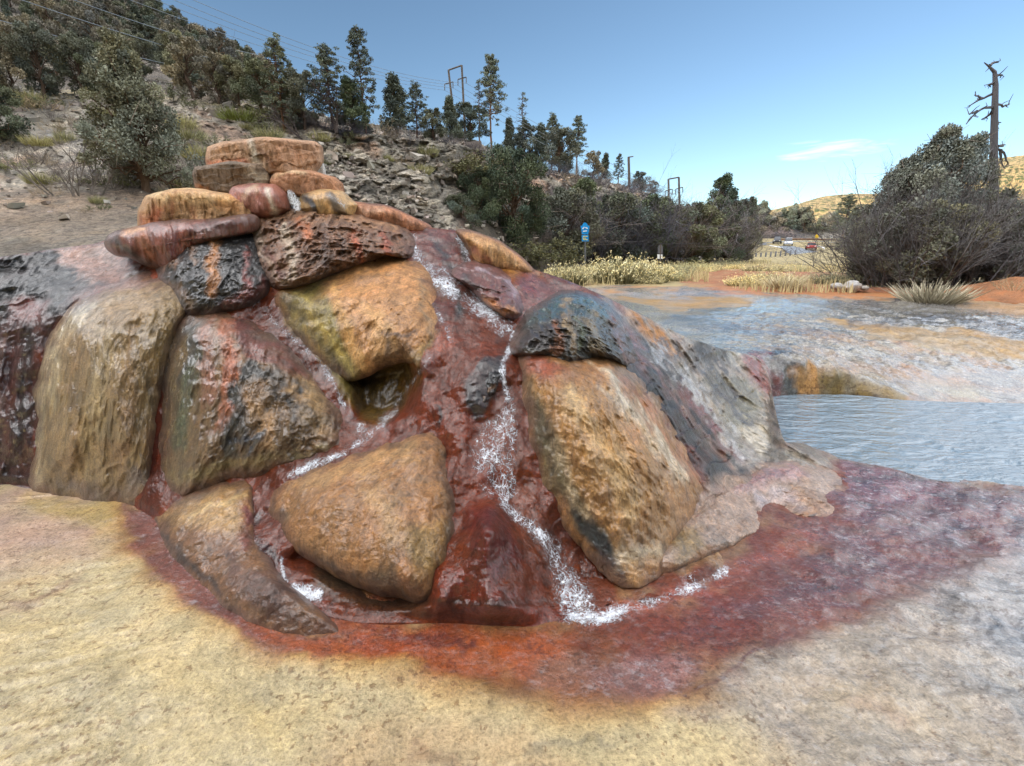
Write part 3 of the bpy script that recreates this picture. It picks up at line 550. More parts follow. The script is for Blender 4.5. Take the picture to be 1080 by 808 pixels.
boulder('boulder', 'large ochre and white boulder right of the main cascade, black crust at its foot', 'boulder',
        [(546, 372), (550, 356), (566, 348), (600, 356), (640, 364), (662, 380), (690, 412), (716, 452), (738, 490), (748, 514), (738, 530), (718, 560), (704, 586), (690, 604), (662, 615), (640, 606), (618, 580), (596, 548), (574, 510), (562, 470), (554, 420)], .36, .6, S(166, 122, 62), .65,
        [poly([(546, 372), (560, 352), (650, 368), (640, 400), (600, 410), (560, 400)], S(150, 100, 50), .4, 8, 8), poly([(552, 372), (580, 372), (600, 395), (575, 405), (555, 392)], S(142, 72, 42), .5, 6, 6), poly([(554, 400), (572, 420), (600, 500), (650, 600), (620, 580), (574, 510), (560, 470)], S(92, 80, 48), .4, 6, 6),
         poly([(598, 535), (625, 545), (655, 600), (660, 616), (630, 596)], S(38, 42, 38), .5, 5, 6), stroke([(600, 420, 9), (640, 480, 12), (670, 540, 12)], S(198, 164, 112), .4, 8, 8), stroke([(640, 395, 8), (680, 440, 10), (720, 500, 10)], S(204, 188, 160), .8, 6, 8), stroke([(660, 400, 5), (700, 455, 6), (735, 505, 6)], S(160, 104, 60), .5, 5, 6), stroke([(620, 410, 5), (660, 470, 5), (700, 540, 5)], S(160, 118, 60), .4, 5, 6),
         stroke([(585, 470, 5), (620, 540, 6)], S(190, 168, 130), .4, 5, 7, .7), stroke([(660, 590, 8), (700, 580, 6)], S(176, 158, 126), .5, 6, 7)],
        centre=(645, 470), p=2., q=.85, jit=3, flute=.03, sink=.03, N=400, R=120)
boulder('boulder', 'dark green wet hood arching over the top of the large ochre boulder', 'boulder',
        [(544, 372), (546, 352), (556, 334), (578, 318), (604, 310), (630, 316), (648, 330), (662, 352), (676, 384), (664, 388), (646, 380), (628, 378), (600, 384), (575, 378)], .36, .5, S(44, 46, 42), .7,
        [poly([(544, 366), (552, 345), (585, 338), (596, 366), (570, 370)], S(36, 26, 24), .6, 5, 5), stroke([(560, 334, 6), (600, 318, 7), (636, 330, 5)], S(40, 74, 70), .9, 5, 5), stroke([(600, 322, 3), (606, 372, 3)], S(140, 118, 82), .7, 3, 5), stroke([(622, 330, 4), (632, 370, 4)], S(120, 102, 62), .7, 3, 5), stroke([(586, 340, 3), (592, 370, 3)], S(150, 96, 60), .7, 3, 5), stroke([(645, 335, 4), (666, 378, 4)], S(120, 72, 66), .8, 4, 5), stroke([(612, 335, 3), (618, 372, 3)], S(86, 94, 60), .8, 3, 5)],
        centre=(608, 348), p=2.4, jit=2, flute=.05, N=300, R=80)
boulder('rock_apron', 'low rounded shelf of wet tan crust at the right foot of the mound', 'rock',
        [(672, 600), (700, 572), (726, 545), (752, 520), (790, 502), (815, 486), (850, 484), (884, 490), (892, 504), (884, 526), (866, 543), (830, 552), (800, 560), (770, 578), (735, 592), (700, 606)], .06, .3, S(158, 130, 108), .8,
        [stroke([(700, 600, 5), (760, 580, 5), (820, 556, 5), (880, 530, 5)], S(150, 104, 60), .5, 4, 5), stroke([(780, 510, 7), (840, 500, 8)], S(150, 112, 110), .9, 6, 6), stroke([(830, 560, 3), (868, 544, 4), (888, 520, 3)], S(40, 36, 30), .6, 3, 4), poly([(700, 560), (735, 555), (745, 580), (710, 595)], S(140, 112, 60), .6, 5, 5), stroke([(800, 525, 7), (840, 530, 7)], S(166, 150, 150), .9, 6, 6)],
        centre=(790, 538), p=4, jit=3, sink=.08, relief=.9, N=300, R=70)
# ------------------------------------------------------------------ white water
def threads(name, label, spines, seed=1, lift=.006, mat='foam'):
    rg = np.random.default_rng(seed); V = []; Fs = []; base = 0
    for sp_, n, wpx, frac in spines:
        s = catmull(np.array(sp_, float), 160, closed=False); L = len(s)
        tan = np.gradient(s[:, :2], axis=0); tan /= np.linalg.norm(tan, axis=1, keepdims=True)+1e-9; nor = np.c_[-tan[:, 1], tan[:, 0]]
        tot = np.linalg.norm(np.diff(s[:, :2], axis=0), axis=1).sum(); step = max(tot/L, .2)
        for k in range(n):
            ln = rg.uniform(.12, 1.)**1.3*frac*L; a = rg.uniform(-.1, 1)*L; b = min(a+ln, L-1); a = max(a, 0)
            if b-a < 5: continue
            m = max(6, int((b-a)*step/1.3)); t = np.linspace(a, b, m)
            c = np.stack([np.interp(t, np.arange(L), s[:, q]) for q in (0, 1, 2)], 1); nr = np.stack([np.interp(t, np.arange(L), nor[:, q]) for q in (0, 1)], 1)
            u0 = rg.normal(0, .45); ph = rg.uniform(0, 99)
            z = np.zeros((m, 3)); z[:, 0] = t*step/9+ph; z[:, 1] = k*3.7
            u = np.clip(u0+.55*fbm(z, 1, 3, seed+3), -1.25, 1.25)
            q = c[:, :2]+nr*(u*c[:, 2])[:, None]
            w = .6*wpx*rg.uniform(.35, 1.25)*np.sin(np.linspace(0, math.pi, m))**.5*(1+.7*vnoise(z*3, 5)); w = np.clip(w, .12, None)
            tg = np.gradient(q, axis=0); tg /= np.linalg.norm(tg, axis=1, keepdims=True)+1e-9; nn_ = np.c_[-tg[:, 1], tg[:, 0]]
            cols = []
            for e, h in ((-1, .0), (-.5, .75), (.0, 1.), (.5, .75), (1, .0)):
                x = q[:, 0]+nn_[:, 0]*w*e; y = q[:, 1]+nn_[:, 1]*w*e
                W = surf(x, y); r = ray(x, y); cols.append(W-r*(h*lift*min(1, 1.0)-.001+.002*k/n)[..., None] if False else W-r*(h*lift-.001+.002*k/n))
            pts = np.stack(cols, 1).reshape(-1, 3); V.append(pts); f = grid_faces(m, 5)+base; Fs.append(f); base += len(pts)
    V = np.concatenate(V); o = mesh_from(name, V, np.concatenate(Fs), M[mat], origin=V.min(0))
    return tag(o, label, 'cascade' if name != 'foam' else 'foam')
def surf(x, y):
    """mound skin or the ground, whichever is nearer"""
    W = body(x, y)
    if y.max() < 575: return W
    yy = np.maximum(y, 480); G = P(x, yy, YZ(yy, ground_z(P(x, yy, YZ(yy, 0.0)))))
    return np.where(((W[..., 1] < G[..., 1]) | (y < 575))[..., None], W, G)
def rel_near(W):
    return .012*fbm(W*np.array([1, 1, 0]), 1.3, 3, 2)+.008*fbm(W*np.array([1, 1, 0]), 5, 4, 4)
RIM = [(128, 540), (140, 575), (175, 612), (220, 650), (290, 685), (370, 695), (430, 698), (480, 714), (540, 730), (610, 740), (690, 742), (735, 730), (765, 706), (800, 695), (860, 680), (930, 645), (1010, 605), (1080, 570), (1250, 520), (1250, 480), (1100, 490), (900, 480), (700, 480), (128, 480)]
def ground_z(W):
    x, y = PROJ(W); z = rel_near(W)
    d = sdf(x, y, RIM)
    z = z-.010*ss(-14, 20, d)                            # shallow dish of the red basin
    z = z+.005*np.exp(-(d/12.)**2)
    # low raised lobes of the outflow apron, lower right
    k = ss(760, 900, x)*ss(470, 520, y)
    z = z+k*(.035*fbm(W*np.array([1, 1, 0]), 2.2, 3, 41)+.016*ridged(W*np.array([1, 1.8, 0]), 6, 3, 43))
    k = ss(740, 690, x)*ss(470, 520, y)*ss(220, 60, x)
    z = z+k*.006*ridged((W@np.array([[.5, .5, 0], [-.85, 2.2, 0], [0, 0, 0]]).T), 6, 2, 47)
    return z

GROUND_LAYERS = [
 # far valley floor
 poly([(-900, 230), (2000, 230), (2000, 303), (-900, 303)], S(150, 138, 100), .0, 3, 3, 1, .8),
 poly([(720, 286), (790, 282), (900, 288), (905, 299), (760, 303), (720, 300)], S(136, 88, 60), .0, 3, 4, 1, 1.5),
 poly([(600, 303), (1400, 303), (1400, 318), (600, 318)], S(150, 112, 74), .1, 2, 3, 1, 1.5),
 # terrace
 poly([(560, 316), (1400, 316), (1400, 440), (560, 440)], S(130, 128, 120), 1., 3, 4, 1, 2),
 poly([(600, 306), (770, 304), (850, 312), (1000, 318), (1080, 320), (1300, 328), (1300, 336), (900, 326), (650, 320)], S(140, 140, 142), .95, 3, 4, .9, 2),
 poly([(740, 302), (910, 303), (1000, 310), (880, 313), (760, 309)], S(156, 98, 54), .2, 2, 3, 1, 2), poly([(640, 314), (760, 312), (800, 316), (790, 324), (700, 326)], S(150, 118, 66), .3, 2, 3, 1, 2),
 poly([(860, 338), (930, 343), (1010, 350), (1100, 362), (1300, 390), (1300, 405), (1090, 381), (1000, 370), (920, 354)], S(146, 118, 72), .35, 2, 3, 1, 2),
 poly([(1000, 322), (1060, 316), (1300, 330), (1300, 356), (1080, 334)], S(150, 122, 88), .3, 2, 3, 1, 2),
 stroke([(900, 340, 3), (1000, 336, 6), (1090, 352, 8)], S(52, 52, 56), .95, 4, 6, .8, 3), stroke([(780, 345, 2), (900, 360, 3), (1060, 392, 3)], S(140, 100, 62), .7, 4, 6, .7, 3), stroke([(850, 390, 4), (960, 395, 5), (1080, 408, 4)], S(146, 104, 66), .7, 5, 6, .7, 3),
 stroke([(700, 335, 3), (790, 350, 3), (860, 352, 3)], S(70, 66, 66), .9, 4, 6, .8, 3), stroke([(690, 380, 6), (760, 385, 6)], S(60, 58, 58), .9, 5, 6, .8, 3), stroke([(800, 372, 3), (860, 372, 4), (930, 395, 3), (1000, 420, 3)], S(128, 110, 92), .9, 3, 4, .9, 3),
 # the lip over the pool
 poly([(790, 378), (835, 374), (850, 392), (846, 424), (812, 424)], S(50, 50, 50), .8, 3, 4), poly([(786, 380), (806, 378), (826, 400), (828, 424), (805, 420)], S(112, 46, 40), .8, 3, 4), poly([(836, 386), (870, 388), (866, 420), (842, 420)], S(168, 124, 66), .4, 4, 5),
 poly([(862, 388), (925, 398), (965, 415), (990, 428), (940, 430), (866, 424)], S(112, 92, 44), .4, 4, 5), stroke([(866, 418, 4), (940, 424, 4)], S(64, 44, 26), .6, 3, 4), stroke([(960, 420, 4), (1080, 428, 4)], S(134, 110, 92), .7, 3, 3),
 # foreground
 poly([(-400, 500), (130, 520), (150, 560), (0, 600), (-400, 640)], S(150, 124, 104), .45, 20, 14, 1, 3), poly([(20, 525), (128, 525), (132, 560), (60, 560)], S(150, 128, 76), .5, 8, 8),
 poly([(-400, 545), (60, 545), (110, 575), (-400, 640)], S(156, 130, 112), .5, 10, 12, .8, 3), stroke([(0, 640, 8), (70, 620, 6)], S(132, 100, 76), .3, 6, 8, .6, 6),
 poly([(820, 486), (1400, 500), (1400, 580), (1000, 700), (700, 760), (760, 700), (860, 640), (860, 520)], S(134, 122, 116), .8, 14, 10, 1, 4),
 poly([(900, 610), (1500, 520), (1500, 1200), (1000, 1200), (820, 808), (760, 740)], S(150, 138, 122), .7, 40, 14, 1, 3),
 poly([(980, 590), (1500, 480), (1500, 900), (1080, 760), (1000, 680)], S(140, 138, 138), .95, 40, 14, 1, 3),  # cool grey tint puts the lilac sky sheen of the wet crust into the colour
 poly([(380, 745), (560, 760), (620, 808), (560, 900), (300, 900)], S(150, 124, 92), .2, 22, 16, .6, 4), poly([(0, 700), (120, 760), (160, 900), (-100, 900)], S(140, 126, 92), .3, 26, 16, .6, 4), stroke([(900, 740, 8), (960, 770, 6)], S(124, 104, 86), .4, 6, 8, .7, 8), stroke([(300, 790, 10), (200, 720, 8), (60, 680, 8)], S(168, 150, 104), .3, 14, 14, .6, 3),
 stroke([(560, 790, 4), (620, 782, 5), (650, 788, 3)], S(112, 104, 84), .3, 3, 8, .7, 14), stroke([(440, 790, 6), (500, 800, 6)], S(124, 96, 70), .3, 4, 10, .6, 14), stroke([(15, 640, 7), (60, 622, 5), (90, 612, 3)], S(116, 92, 78), .4, 4, 8, .6, 10),
 # basin
 poly([(118, 530), (132, 580), (170, 622), (216, 660), (290, 697), (370, 708), (430, 712), (480, 727), (610, 752), (700, 752), (760, 735), (600, 560), (128, 500)], S(158, 120, 54), .4, 22, 10),
 poly(RIM[:-6]+[(1080, 520), (900, 480), (700, 480), (128, 480)], S(98, 42, 12), .55, 17, 12),
 poly([(128, 535), (190, 535), (215, 610), (290, 660), (350, 670), (345, 690), (280, 680), (210, 645), (150, 592)], S(112, 62, 52), .75, 5, 5),
 poly([(250, 655), (355, 668), (450, 650), (600, 660), (600, 720), (480, 708), (420, 694), (330, 690)], S(134, 62, 16), .6, 8, 6), poly([(300, 600), (400, 640), (470, 660), (460, 690), (370, 690), (352, 665)], S(126, 54, 14), .6, 7, 6),
 stroke([(410, 664, 4), (440, 670, 6), (500, 676, 6)], S(84, 32, 22), .6, 2, 5, .9, 25), stroke([(380, 655, 3), (410, 664, 4)], S(104, 44, 24), .6, 2, 5, .9, 30),
 poly([(560, 700), (640, 690), (740, 700), (720, 735), (600, 735), (540, 725)], S(116, 76, 56), .7, 10, 6), poly([(590, 655), (760, 610), (900, 560), (900, 640), (760, 690), (660, 700)], S(96, 38, 18), .6, 14, 10, 1, 5),
 poly([(880, 490), (1080, 510), (1250, 500), (1100, 570), (960, 610), (860, 640), (800, 640), (880, 560)], S(100, 60, 58), .9, 24, 14, 1, 4), poly([(880, 490), (960, 498), (1010, 520), (960, 535), (890, 545)], S(104, 56, 62), .9, 8, 8, 1, 5), stroke([(1000, 520, 5), (1040, 530, 4)], S(70, 34, 32), .8, 5, 5),
 stroke([(700, 665, 3), (800, 640, 3), (880, 596, 3)], S(92, 48, 46), .8, 5, 8, .7, 5), stroke([(640, 650, 7), (720, 626, 6), (790, 594, 6), (860, 560, 5)], S(136, 64, 42), .8, 5, 5, .9, 6),
 stroke([(735, 728, 1.5), (770, 706, 2), (810, 680, 1.5), (880, 640, 1)], S(86, 44, 34), .7, 2, 3),
 poly([(620, 700), (720, 690), (740, 715), (700, 735), (640, 730)], S(126, 86, 82), .85, 9, 6, .7, 6),
]
def row_interp(pts, xs):
    p = np.array(pts, float); return np.interp(xs, p[:, 0], p[:, 1])
def build_ground():
    xs = np.concatenate([np.arange(-900, -100, 20), np.arange(-100, 1180, 1.9), np.arange(1180, 2001, 20)])
    def R(py, z=None, Y=None):
        py = row_interp(py, xs) if isinstance(py, list) else np.full(xs.shape, float(py))
        if Y is None:
            z = row_interp(z, xs) if isinstance(z, list) else np.full(xs.shape, float(z)); Y = YZ(py, z)
        else: Y = row_interp(Y, xs) if isinstance(Y, list) else np.full(xs.shape, float(Y))
        return P(xs, py, Y), py
    lipb = R([(-900, 440), (780, 428), (815, 426), (840, 423), (900, 423), (960, 430), (1080, 432), (1300, 438), (2000, 470)], [(-900, 0), (780, 0), (810, -.12), (2000, -.12)])
    lt = row_interp([(-900, 380), (740, 380), (790, 379), (840, 376), (880, 386), (920, 400), (960, 415), (1000, 426), (1080, 429.5), (1300, 435), (2000, 466)], xs)
    lY = lipb[0][:, 1]+np.interp(xs, [780, 820, 900, 960, 1080], [.4, .25, .2, .2, .25])
    rows = [R(1250, 0.), R(700, 0.), R([(-900, 560), (780, 560), (812, 478), (840, 480), (900, 486), (960, 497), (1000, 505), (1080, 517), (1300, 545), (2000, 640)], [(-900, 0), (760, 0), (812, .02), (2000, .02)]),
            R([(-900, 540), (780, 540), (812, 472), (840, 474), (900, 480), (960, 490), (1000, 497), (1080, 508), (1300, 533), (2000, 620)], [(-900, 0), (780, 0), (810, -.1), (2000, -.1)]),
            R([(-900, 520), (780, 520), (812, 440), (1080, 452), (2000, 500)], [(-900, 0), (780, 0), (810, -.2), (2000, -.2)]), lipb, (P(xs, lt, lY), lt),
            R([(-900, 350), (650, 350), (800, 352), (1080, 372), (2000, 400)], [(-900, .38), (800, .40), (1080, .2), (2000, .2)]), R([(-900, 325), (1080, 334), (2000, 345)], [(-900, .4), (800, .42), (1080, .34), (2000, .34)]),
            R(306, .44), R(290, .5), R(277, Y=42), R(266, Y=95), R(250, Y=175)]
    cnt = [230, 75, 10, 40, 12, 44, 120, 80, 40, 14, 12, 10, 10]
    WW = []; PY = []
    for k in range(len(rows)-1):
        t = np.linspace(0, 1, cnt[k], endpoint=False)[:, None]
        if k >= 6: tt = t
        else: tt = t
        py = rows[k][1][None]*(1-t)+rows[k+1][1][None]*t
        z = rows[k][0][None, :, 2]*(1-tt)+rows[k+1][0][None, :, 2]*tt
        y = rows[k][0][None, :, 1]*(1-t)+rows[k+1][0][None, :, 1]*t
        if k in (5,):                      # rounded lip
            a = t*math.pi/2; z = rows[k][0][None, :, 2]+(rows[k+1][0]-rows[k][0])[None, :, 2]*np.sin(a); y = rows[k][0][None, :, 1]+(rows[k+1][0]-rows[k][0])[None, :, 1]*(1-np.cos(a))*1.0
            W = np.stack([rows[k][0][None, :, 0]*(1-(1-np.cos(a)))+rows[k+1][0][None, :, 0]*(1-np.cos(a)), y, z], -1)
        elif k >= 10: W = P(np.broadcast_to(xs, py.shape), py, 1./((1-t)/rows[k][0][None, :, 1]+t/rows[k+1][0][None, :, 1]))
        else: W = P(np.broadcast_to(xs, py.shape), py, YZ(py, z))
        WW.append(W)
    W = np.concatenate(WW); nr = len(W)
    # relief
    k0 = np.array([.25, .5, .25]); px, py = PROJ(W)
    flat = (W[..., 1] < 3.9) | (px < 800)
    near = ss(5.5, 3.2, W[..., 1])
    z = W[..., 2].copy(); gz = ground_z(W)
    pool = ss(-.01, -.06, W[..., 2])
    terr = ss(700, 840, px)*ss(.03, .15, W[..., 2]); tr = .045*fbm(W, 1.3, 3, 91)+.04*ridged(W*np.array([1, 1.3, 0]), 3, 4, 93)+.022*ridged(W*np.array([1, 1.2, 0]), 9, 4, 95)
    far = ss(9, 16, W[..., 1])
    z += (gz*near)*(1-pool)+terr*(1-far)*tr+(.04*fbm(W, .8, 3, 97))*ss(4, 7, W[..., 1])*(1-terr)+far*.08*fbm(W, .25, 4, 99)*(W[..., 1] < 70)
    lipk = terr*ss(8, 5.5, W[..., 1])*ss(4.0, 4.6, W[..., 1])
    W[..., 1] -= lipk*.07*fbm(W, (5, 2, 2), 4, 101)
    W[..., 2] = z
    # rows behind the viewer and out to the horizon
    f = W[0]; b1 = np.stack([f[:, 0]*2.5, f[:, 1]*0-3., f[:, 2]*0], -1); b2 = np.stack([f[:, 0]*30, f[:, 1]*0-60., f[:, 2]*0+.1], -1)
    l = W[-1]; e1 = l*np.array([2.2, 2.2, 1]); e1[:, 2] = .5; e2 = l*np.array([20, 20, 0])+np.array([0, 0, -4.])
    col = paint(W.reshape(-1, 3), S(166, 151, 113), .45, GROUND_LAYERS, px.ravel(), py.ravel())
    c4 = col.reshape(W.shape[0], -1, 4)
    W = np.concatenate([b2[None], b1[None], W, e1[None], e2[None]]); c4 = np.concatenate([c4[:1], c4[:1], c4, c4[-1:], c4[-1:]])
    o = mesh_from('ground', W.reshape(-1, 3), grid_faces(W.shape[0], W.shape[1]), M['ground'], col=c4.reshape(-1, 4))
    tag(o, 'mineral crusted flats round the mound, cream, rust red and wet grey, running into the valley floor', 'ground', kind='structure')
    # pool water
    m, nt, b = newmat('pool_water'); geo = nn(nt, 'NewGeometry'); mp = nn(nt, 'Mapping'); mp.inputs['Scale'].default_value = (1, 2.2, 1); nt.links.new(geo.outputs['Position'], mp.inputs['Vector'])
    n1 = noise(nt, mp.outputs[0], 3.6, 3, .5, .8); n2 = math_n(nt, 'MULTIPLY', noise(nt, mp.outputs[0], 15, 3, .55), ramp(nt, noise(nt, geo.outputs['Position'], 1.3, 3), [(.35, .2), (.65, 1.)]))
    b.inputs['Base Color'].default_value = (.12, .165, .20, 1); b.inputs['Roughness'].default_value = .03; b.inputs['Specular IOR Level'].default_value = 1.; b.inputs['IOR'].default_value = 1.6
    bp = nn(nt, 'Bump'); bp.inputs['Distance'].default_value = .07; bp.inputs['Strength'].default_value = 1.
    nt.links.new(math_n(nt, 'ADD', n1, math_n(nt, 'MULTIPLY', n2, .35)), bp.inputs['Height']); nt.links.new(bp.outputs[0], b.inputs['Normal'])
    xs2 = np.linspace(785, 2000, 60); a = 9+row_interp([(785, 485), (812, 480), (840, 482), (900, 488), (960, 499), (1000, 507), (1080, 520), (1300, 548), (2000, 645)], xs2)
    ya = YZ(a, -.03); c = row_interp([(785, 424), (840, 421), (900, 421), (960, 428), (1080, 431), (1300, 436), (2000, 468)], xs2); yc = YZ(c, -.03)+.15
    rr = [];
    for t in np.linspace(0, 1, 12):
        y = ya*(1-t)+yc*t; x = (a*(1-t)+c*t); q = P(xs2, x, YZ(x, -.03)); rr.append(q)
    rr.append(np.stack([q[:, 0]*1.03, q[:, 1]+.18, q[:, 2]], -1))
    o = mesh_from('pool', np.array(rr).reshape(-1, 3), grid_faces(13, 60), m)
    tag(o, 'still grey blue pool with small ripples at the right of the mound', 'water', kind='structure')
build_ground()

def sheet(name, label, ribs, thr, seed, depth=None):
    """a cascade: lacy film of foam over the skin plus a few raised strands"""
    V = []; Fs = []; Cs = []; base = 0
    for k, (s_, dens) in enumerate(ribs):
        s_ = catmull(np.array(s_, float), 400, closed=False); tot = np.linalg.norm(np.diff(s_[:, :2], axis=0), axis=1).sum(); m = max(8, int(tot/1.2)); ii = np.linspace(0, len(s_)-1, m)
        c = np.stack([np.interp(ii, np.arange(len(s_)), s_[:, q]) for q in (0, 1, 2)], 1); tg = np.gradient(c[:, :2], axis=0); tg /= np.linalg.norm(tg, axis=1, keepdims=True)+1e-9; nr = np.c_[-tg[:, 1], tg[:, 0]]
        e = np.linspace(-1.5, 1.5, 15); x = c[:, 0:1]+nr[:, 0:1]*e*c[:, 2:3]; y = c[:, 1:2]+nr[:, 1:2]*e*c[:, 2:3]
        W0s = surf(x, y); W = W0s-ray(x, y)*(.004+.008*np.clip(fbm(W0s, (40, 40, 22), 3, seed+7), 0, 1)*np.clip(1.2-np.abs(e)[None], 0, 1))[..., None] if depth is None else P(x, y, depth); g = fbm(W, (9, 9, 5), 3, seed); a = dens*np.clip(1.15-np.abs(e)[None]**1.6*.6+.35*g, 0, 1.3)*np.clip(np.minimum(np.arange(m), np.arange(m)[::-1])/4., 0, 1)[:, None]*ss(1.5, 1.15, np.abs(e))[None]
        V.append(W.reshape(-1, 3)); Fs.append(grid_faces(m, 15)+base); base += m*15; Cs.append(np.c_[np.ones((m*15, 3)), a.ravel()])
    o = mesh_from(name, np.concatenate(V), np.concatenate(Fs), M['lace'], col=np.concatenate(Cs), origin=np.concatenate(V).min(0)); tag(o, label, 'cascade' if name != 'foam' else 'foam')
    if False:
        for q, th_ in enumerate(thr):
            t = threads('strands', None, [th_], seed+q, lift=.004); del t['category']
            t.parent = o; t.location = t.location-o.location
    return o
sheet('cascade', 'uppermost white cascade braiding down from the skyline notch to the ledge above the red cone', [
    ([(434, 243, 4), (440, 268, 8), (454, 290, 14), (488, 310, 18), (518, 333, 15), (541, 352, 10)], 0.79), ([(466, 245, 14), (472, 262, 14), (480, 285, 14)], 0.33), ([(480, 243, 3), (488, 260, 5), (497, 280, 4)], 0.86), ([(436, 280, 5), (480, 290, 8), (520, 297, 7), (545, 312, 4)], 0.59)], [
    ([(434, 244, 3), (440, 268, 6), (452, 288, 9), (488, 308, 12), (518, 333, 10), (541, 350, 7)], 34, .5, .35), ([(480, 244, 2), (488, 260, 4), (496, 276, 3)], 7, .5, .6)], 3)
sheet('cascade', 'thin white trickle down the dark red rock left of the main cascade', [([(452, 296, 3), (457, 320, 3), (466, 338, 4), (472, 350, 5), (477, 366, 6)], 0.67)], [([(452, 298, 3), (457, 320, 2), (466, 338, 3), (472, 350, 4), (477, 364, 4)], 8, .4, .4)], 5)
sheet('cascade', 'middle white cascade dropping down the centre of the red cone past the black patch', [
    ([(545, 346, 8), (536, 372, 4), (530, 388, 4), (534, 410, 4), (538, 428, 7)], 0.86), ([(540, 425, 6), (530, 450, 18), (514, 470, 26), (520, 500, 22), (536, 532, 12)], 0.71), ([(536, 400, 4), (542, 440, 6), (538, 480, 7), (540, 522, 6)], 0.59)], [
    ([(543, 346, 6), (536, 372, 3), (530, 388, 3), (534, 410, 2.5), (538, 428, 5)], 12, .6, .4), ([(538, 425, 4), (530, 450, 12), (518, 470, 14), (524, 500, 12), (536, 530, 8)], 18, .35, .2)], 7)
sheet('cascade', 'lowest white cascade fanning out at the foot of the red cone', [
    ([(526, 526, 4), (548, 548, 8), (572, 566, 12), (590, 590, 18), (604, 618, 20), (618, 652, 22)], 0.77), ([(592, 600, 12), (604, 626, 18), (620, 652, 20)], 0.84)], [
    ([(528, 530, 3), (548, 548, 5), (572, 566, 6), (590, 590, 9), (604, 618, 13), (616, 645, 15)], 26, .6, .25), ([(594, 608, 8), (604, 626, 14), (618, 650, 14)], 22, .7, .6)], 9)
sheet('foam', 'curving band of white foam where the lowest cascade meets the red basin', [
    ([(592, 646, 8), (628, 654, 10), (660, 643, 10), (700, 631, 8), (740, 616, 7), (775, 598, 6), (805, 590, 4)], 0.77), ([(598, 648, 6), (630, 652, 9), (665, 640, 6)], 1.01), ([(640, 640, 14), (700, 618, 12), (760, 590, 8)], 0.45)], [([(600, 646, 6), (640, 650, 6), (690, 636, 5)], 22, .6, .2)], 11)
sheet('cascade', 'long narrow white rill running diagonally from the black dome to the middle junction', [
    ([(258, 288, 4), (268, 318, 6), (300, 350, 4.5), (338, 384, 4.5), (364, 428, 5), (386, 460, 8)], 0.60)], [([(258, 288, 3), (268, 318, 5), (300, 350, 3), (338, 384, 3), (364, 428, 4), (384, 458, 5)], 14, .4, .2)], 13)
sheet('cascade', 'narrow white rill slanting down left above the smooth front boulder', [
    ([(456, 374, 3), (428, 412, 4), (412, 436, 6), (388, 460, 7), (360, 478, 5), (322, 492, 5), (300, 506, 4)], 0.62), ([(362, 477, 4), (335, 488, 5), (308, 501, 4)], 0.86)], [([(456, 374, 2), (428, 412, 2), (412, 436, 4), (388, 460, 4), (360, 478, 3), (322, 492, 3), (300, 506, 2)], 14, .5, .25)], 15)
sheet('cascade', 'short white trickle between the red streaked stone and the striped stone below the slabs', [([(302, 198, 3), (307, 206, 4), (312, 216, 5), (316, 226, 5)], 0.97)], [], 19, depth=3.86)
sheet('cascade', 'thin white trickle over the right side of the small striped stone below the slabs', [([(340, 202, 4), (352, 208, 4), (362, 217, 4), (366, 224, 3)], 0.64)], [], 21, depth=3.85)
sheet('foam', 'small white splash at the foot of the narrow fall between front boulder and flat rock', [
    ([(296, 584, 2), (299, 606, 3), (304, 622, 5)], 0.86), ([(302, 618, 8), (320, 626, 10), (344, 628, 6)], 1.01)], [([(302, 622, 5), (314, 628, 6), (334, 628, 3)], 14, 1., .4)], 17)
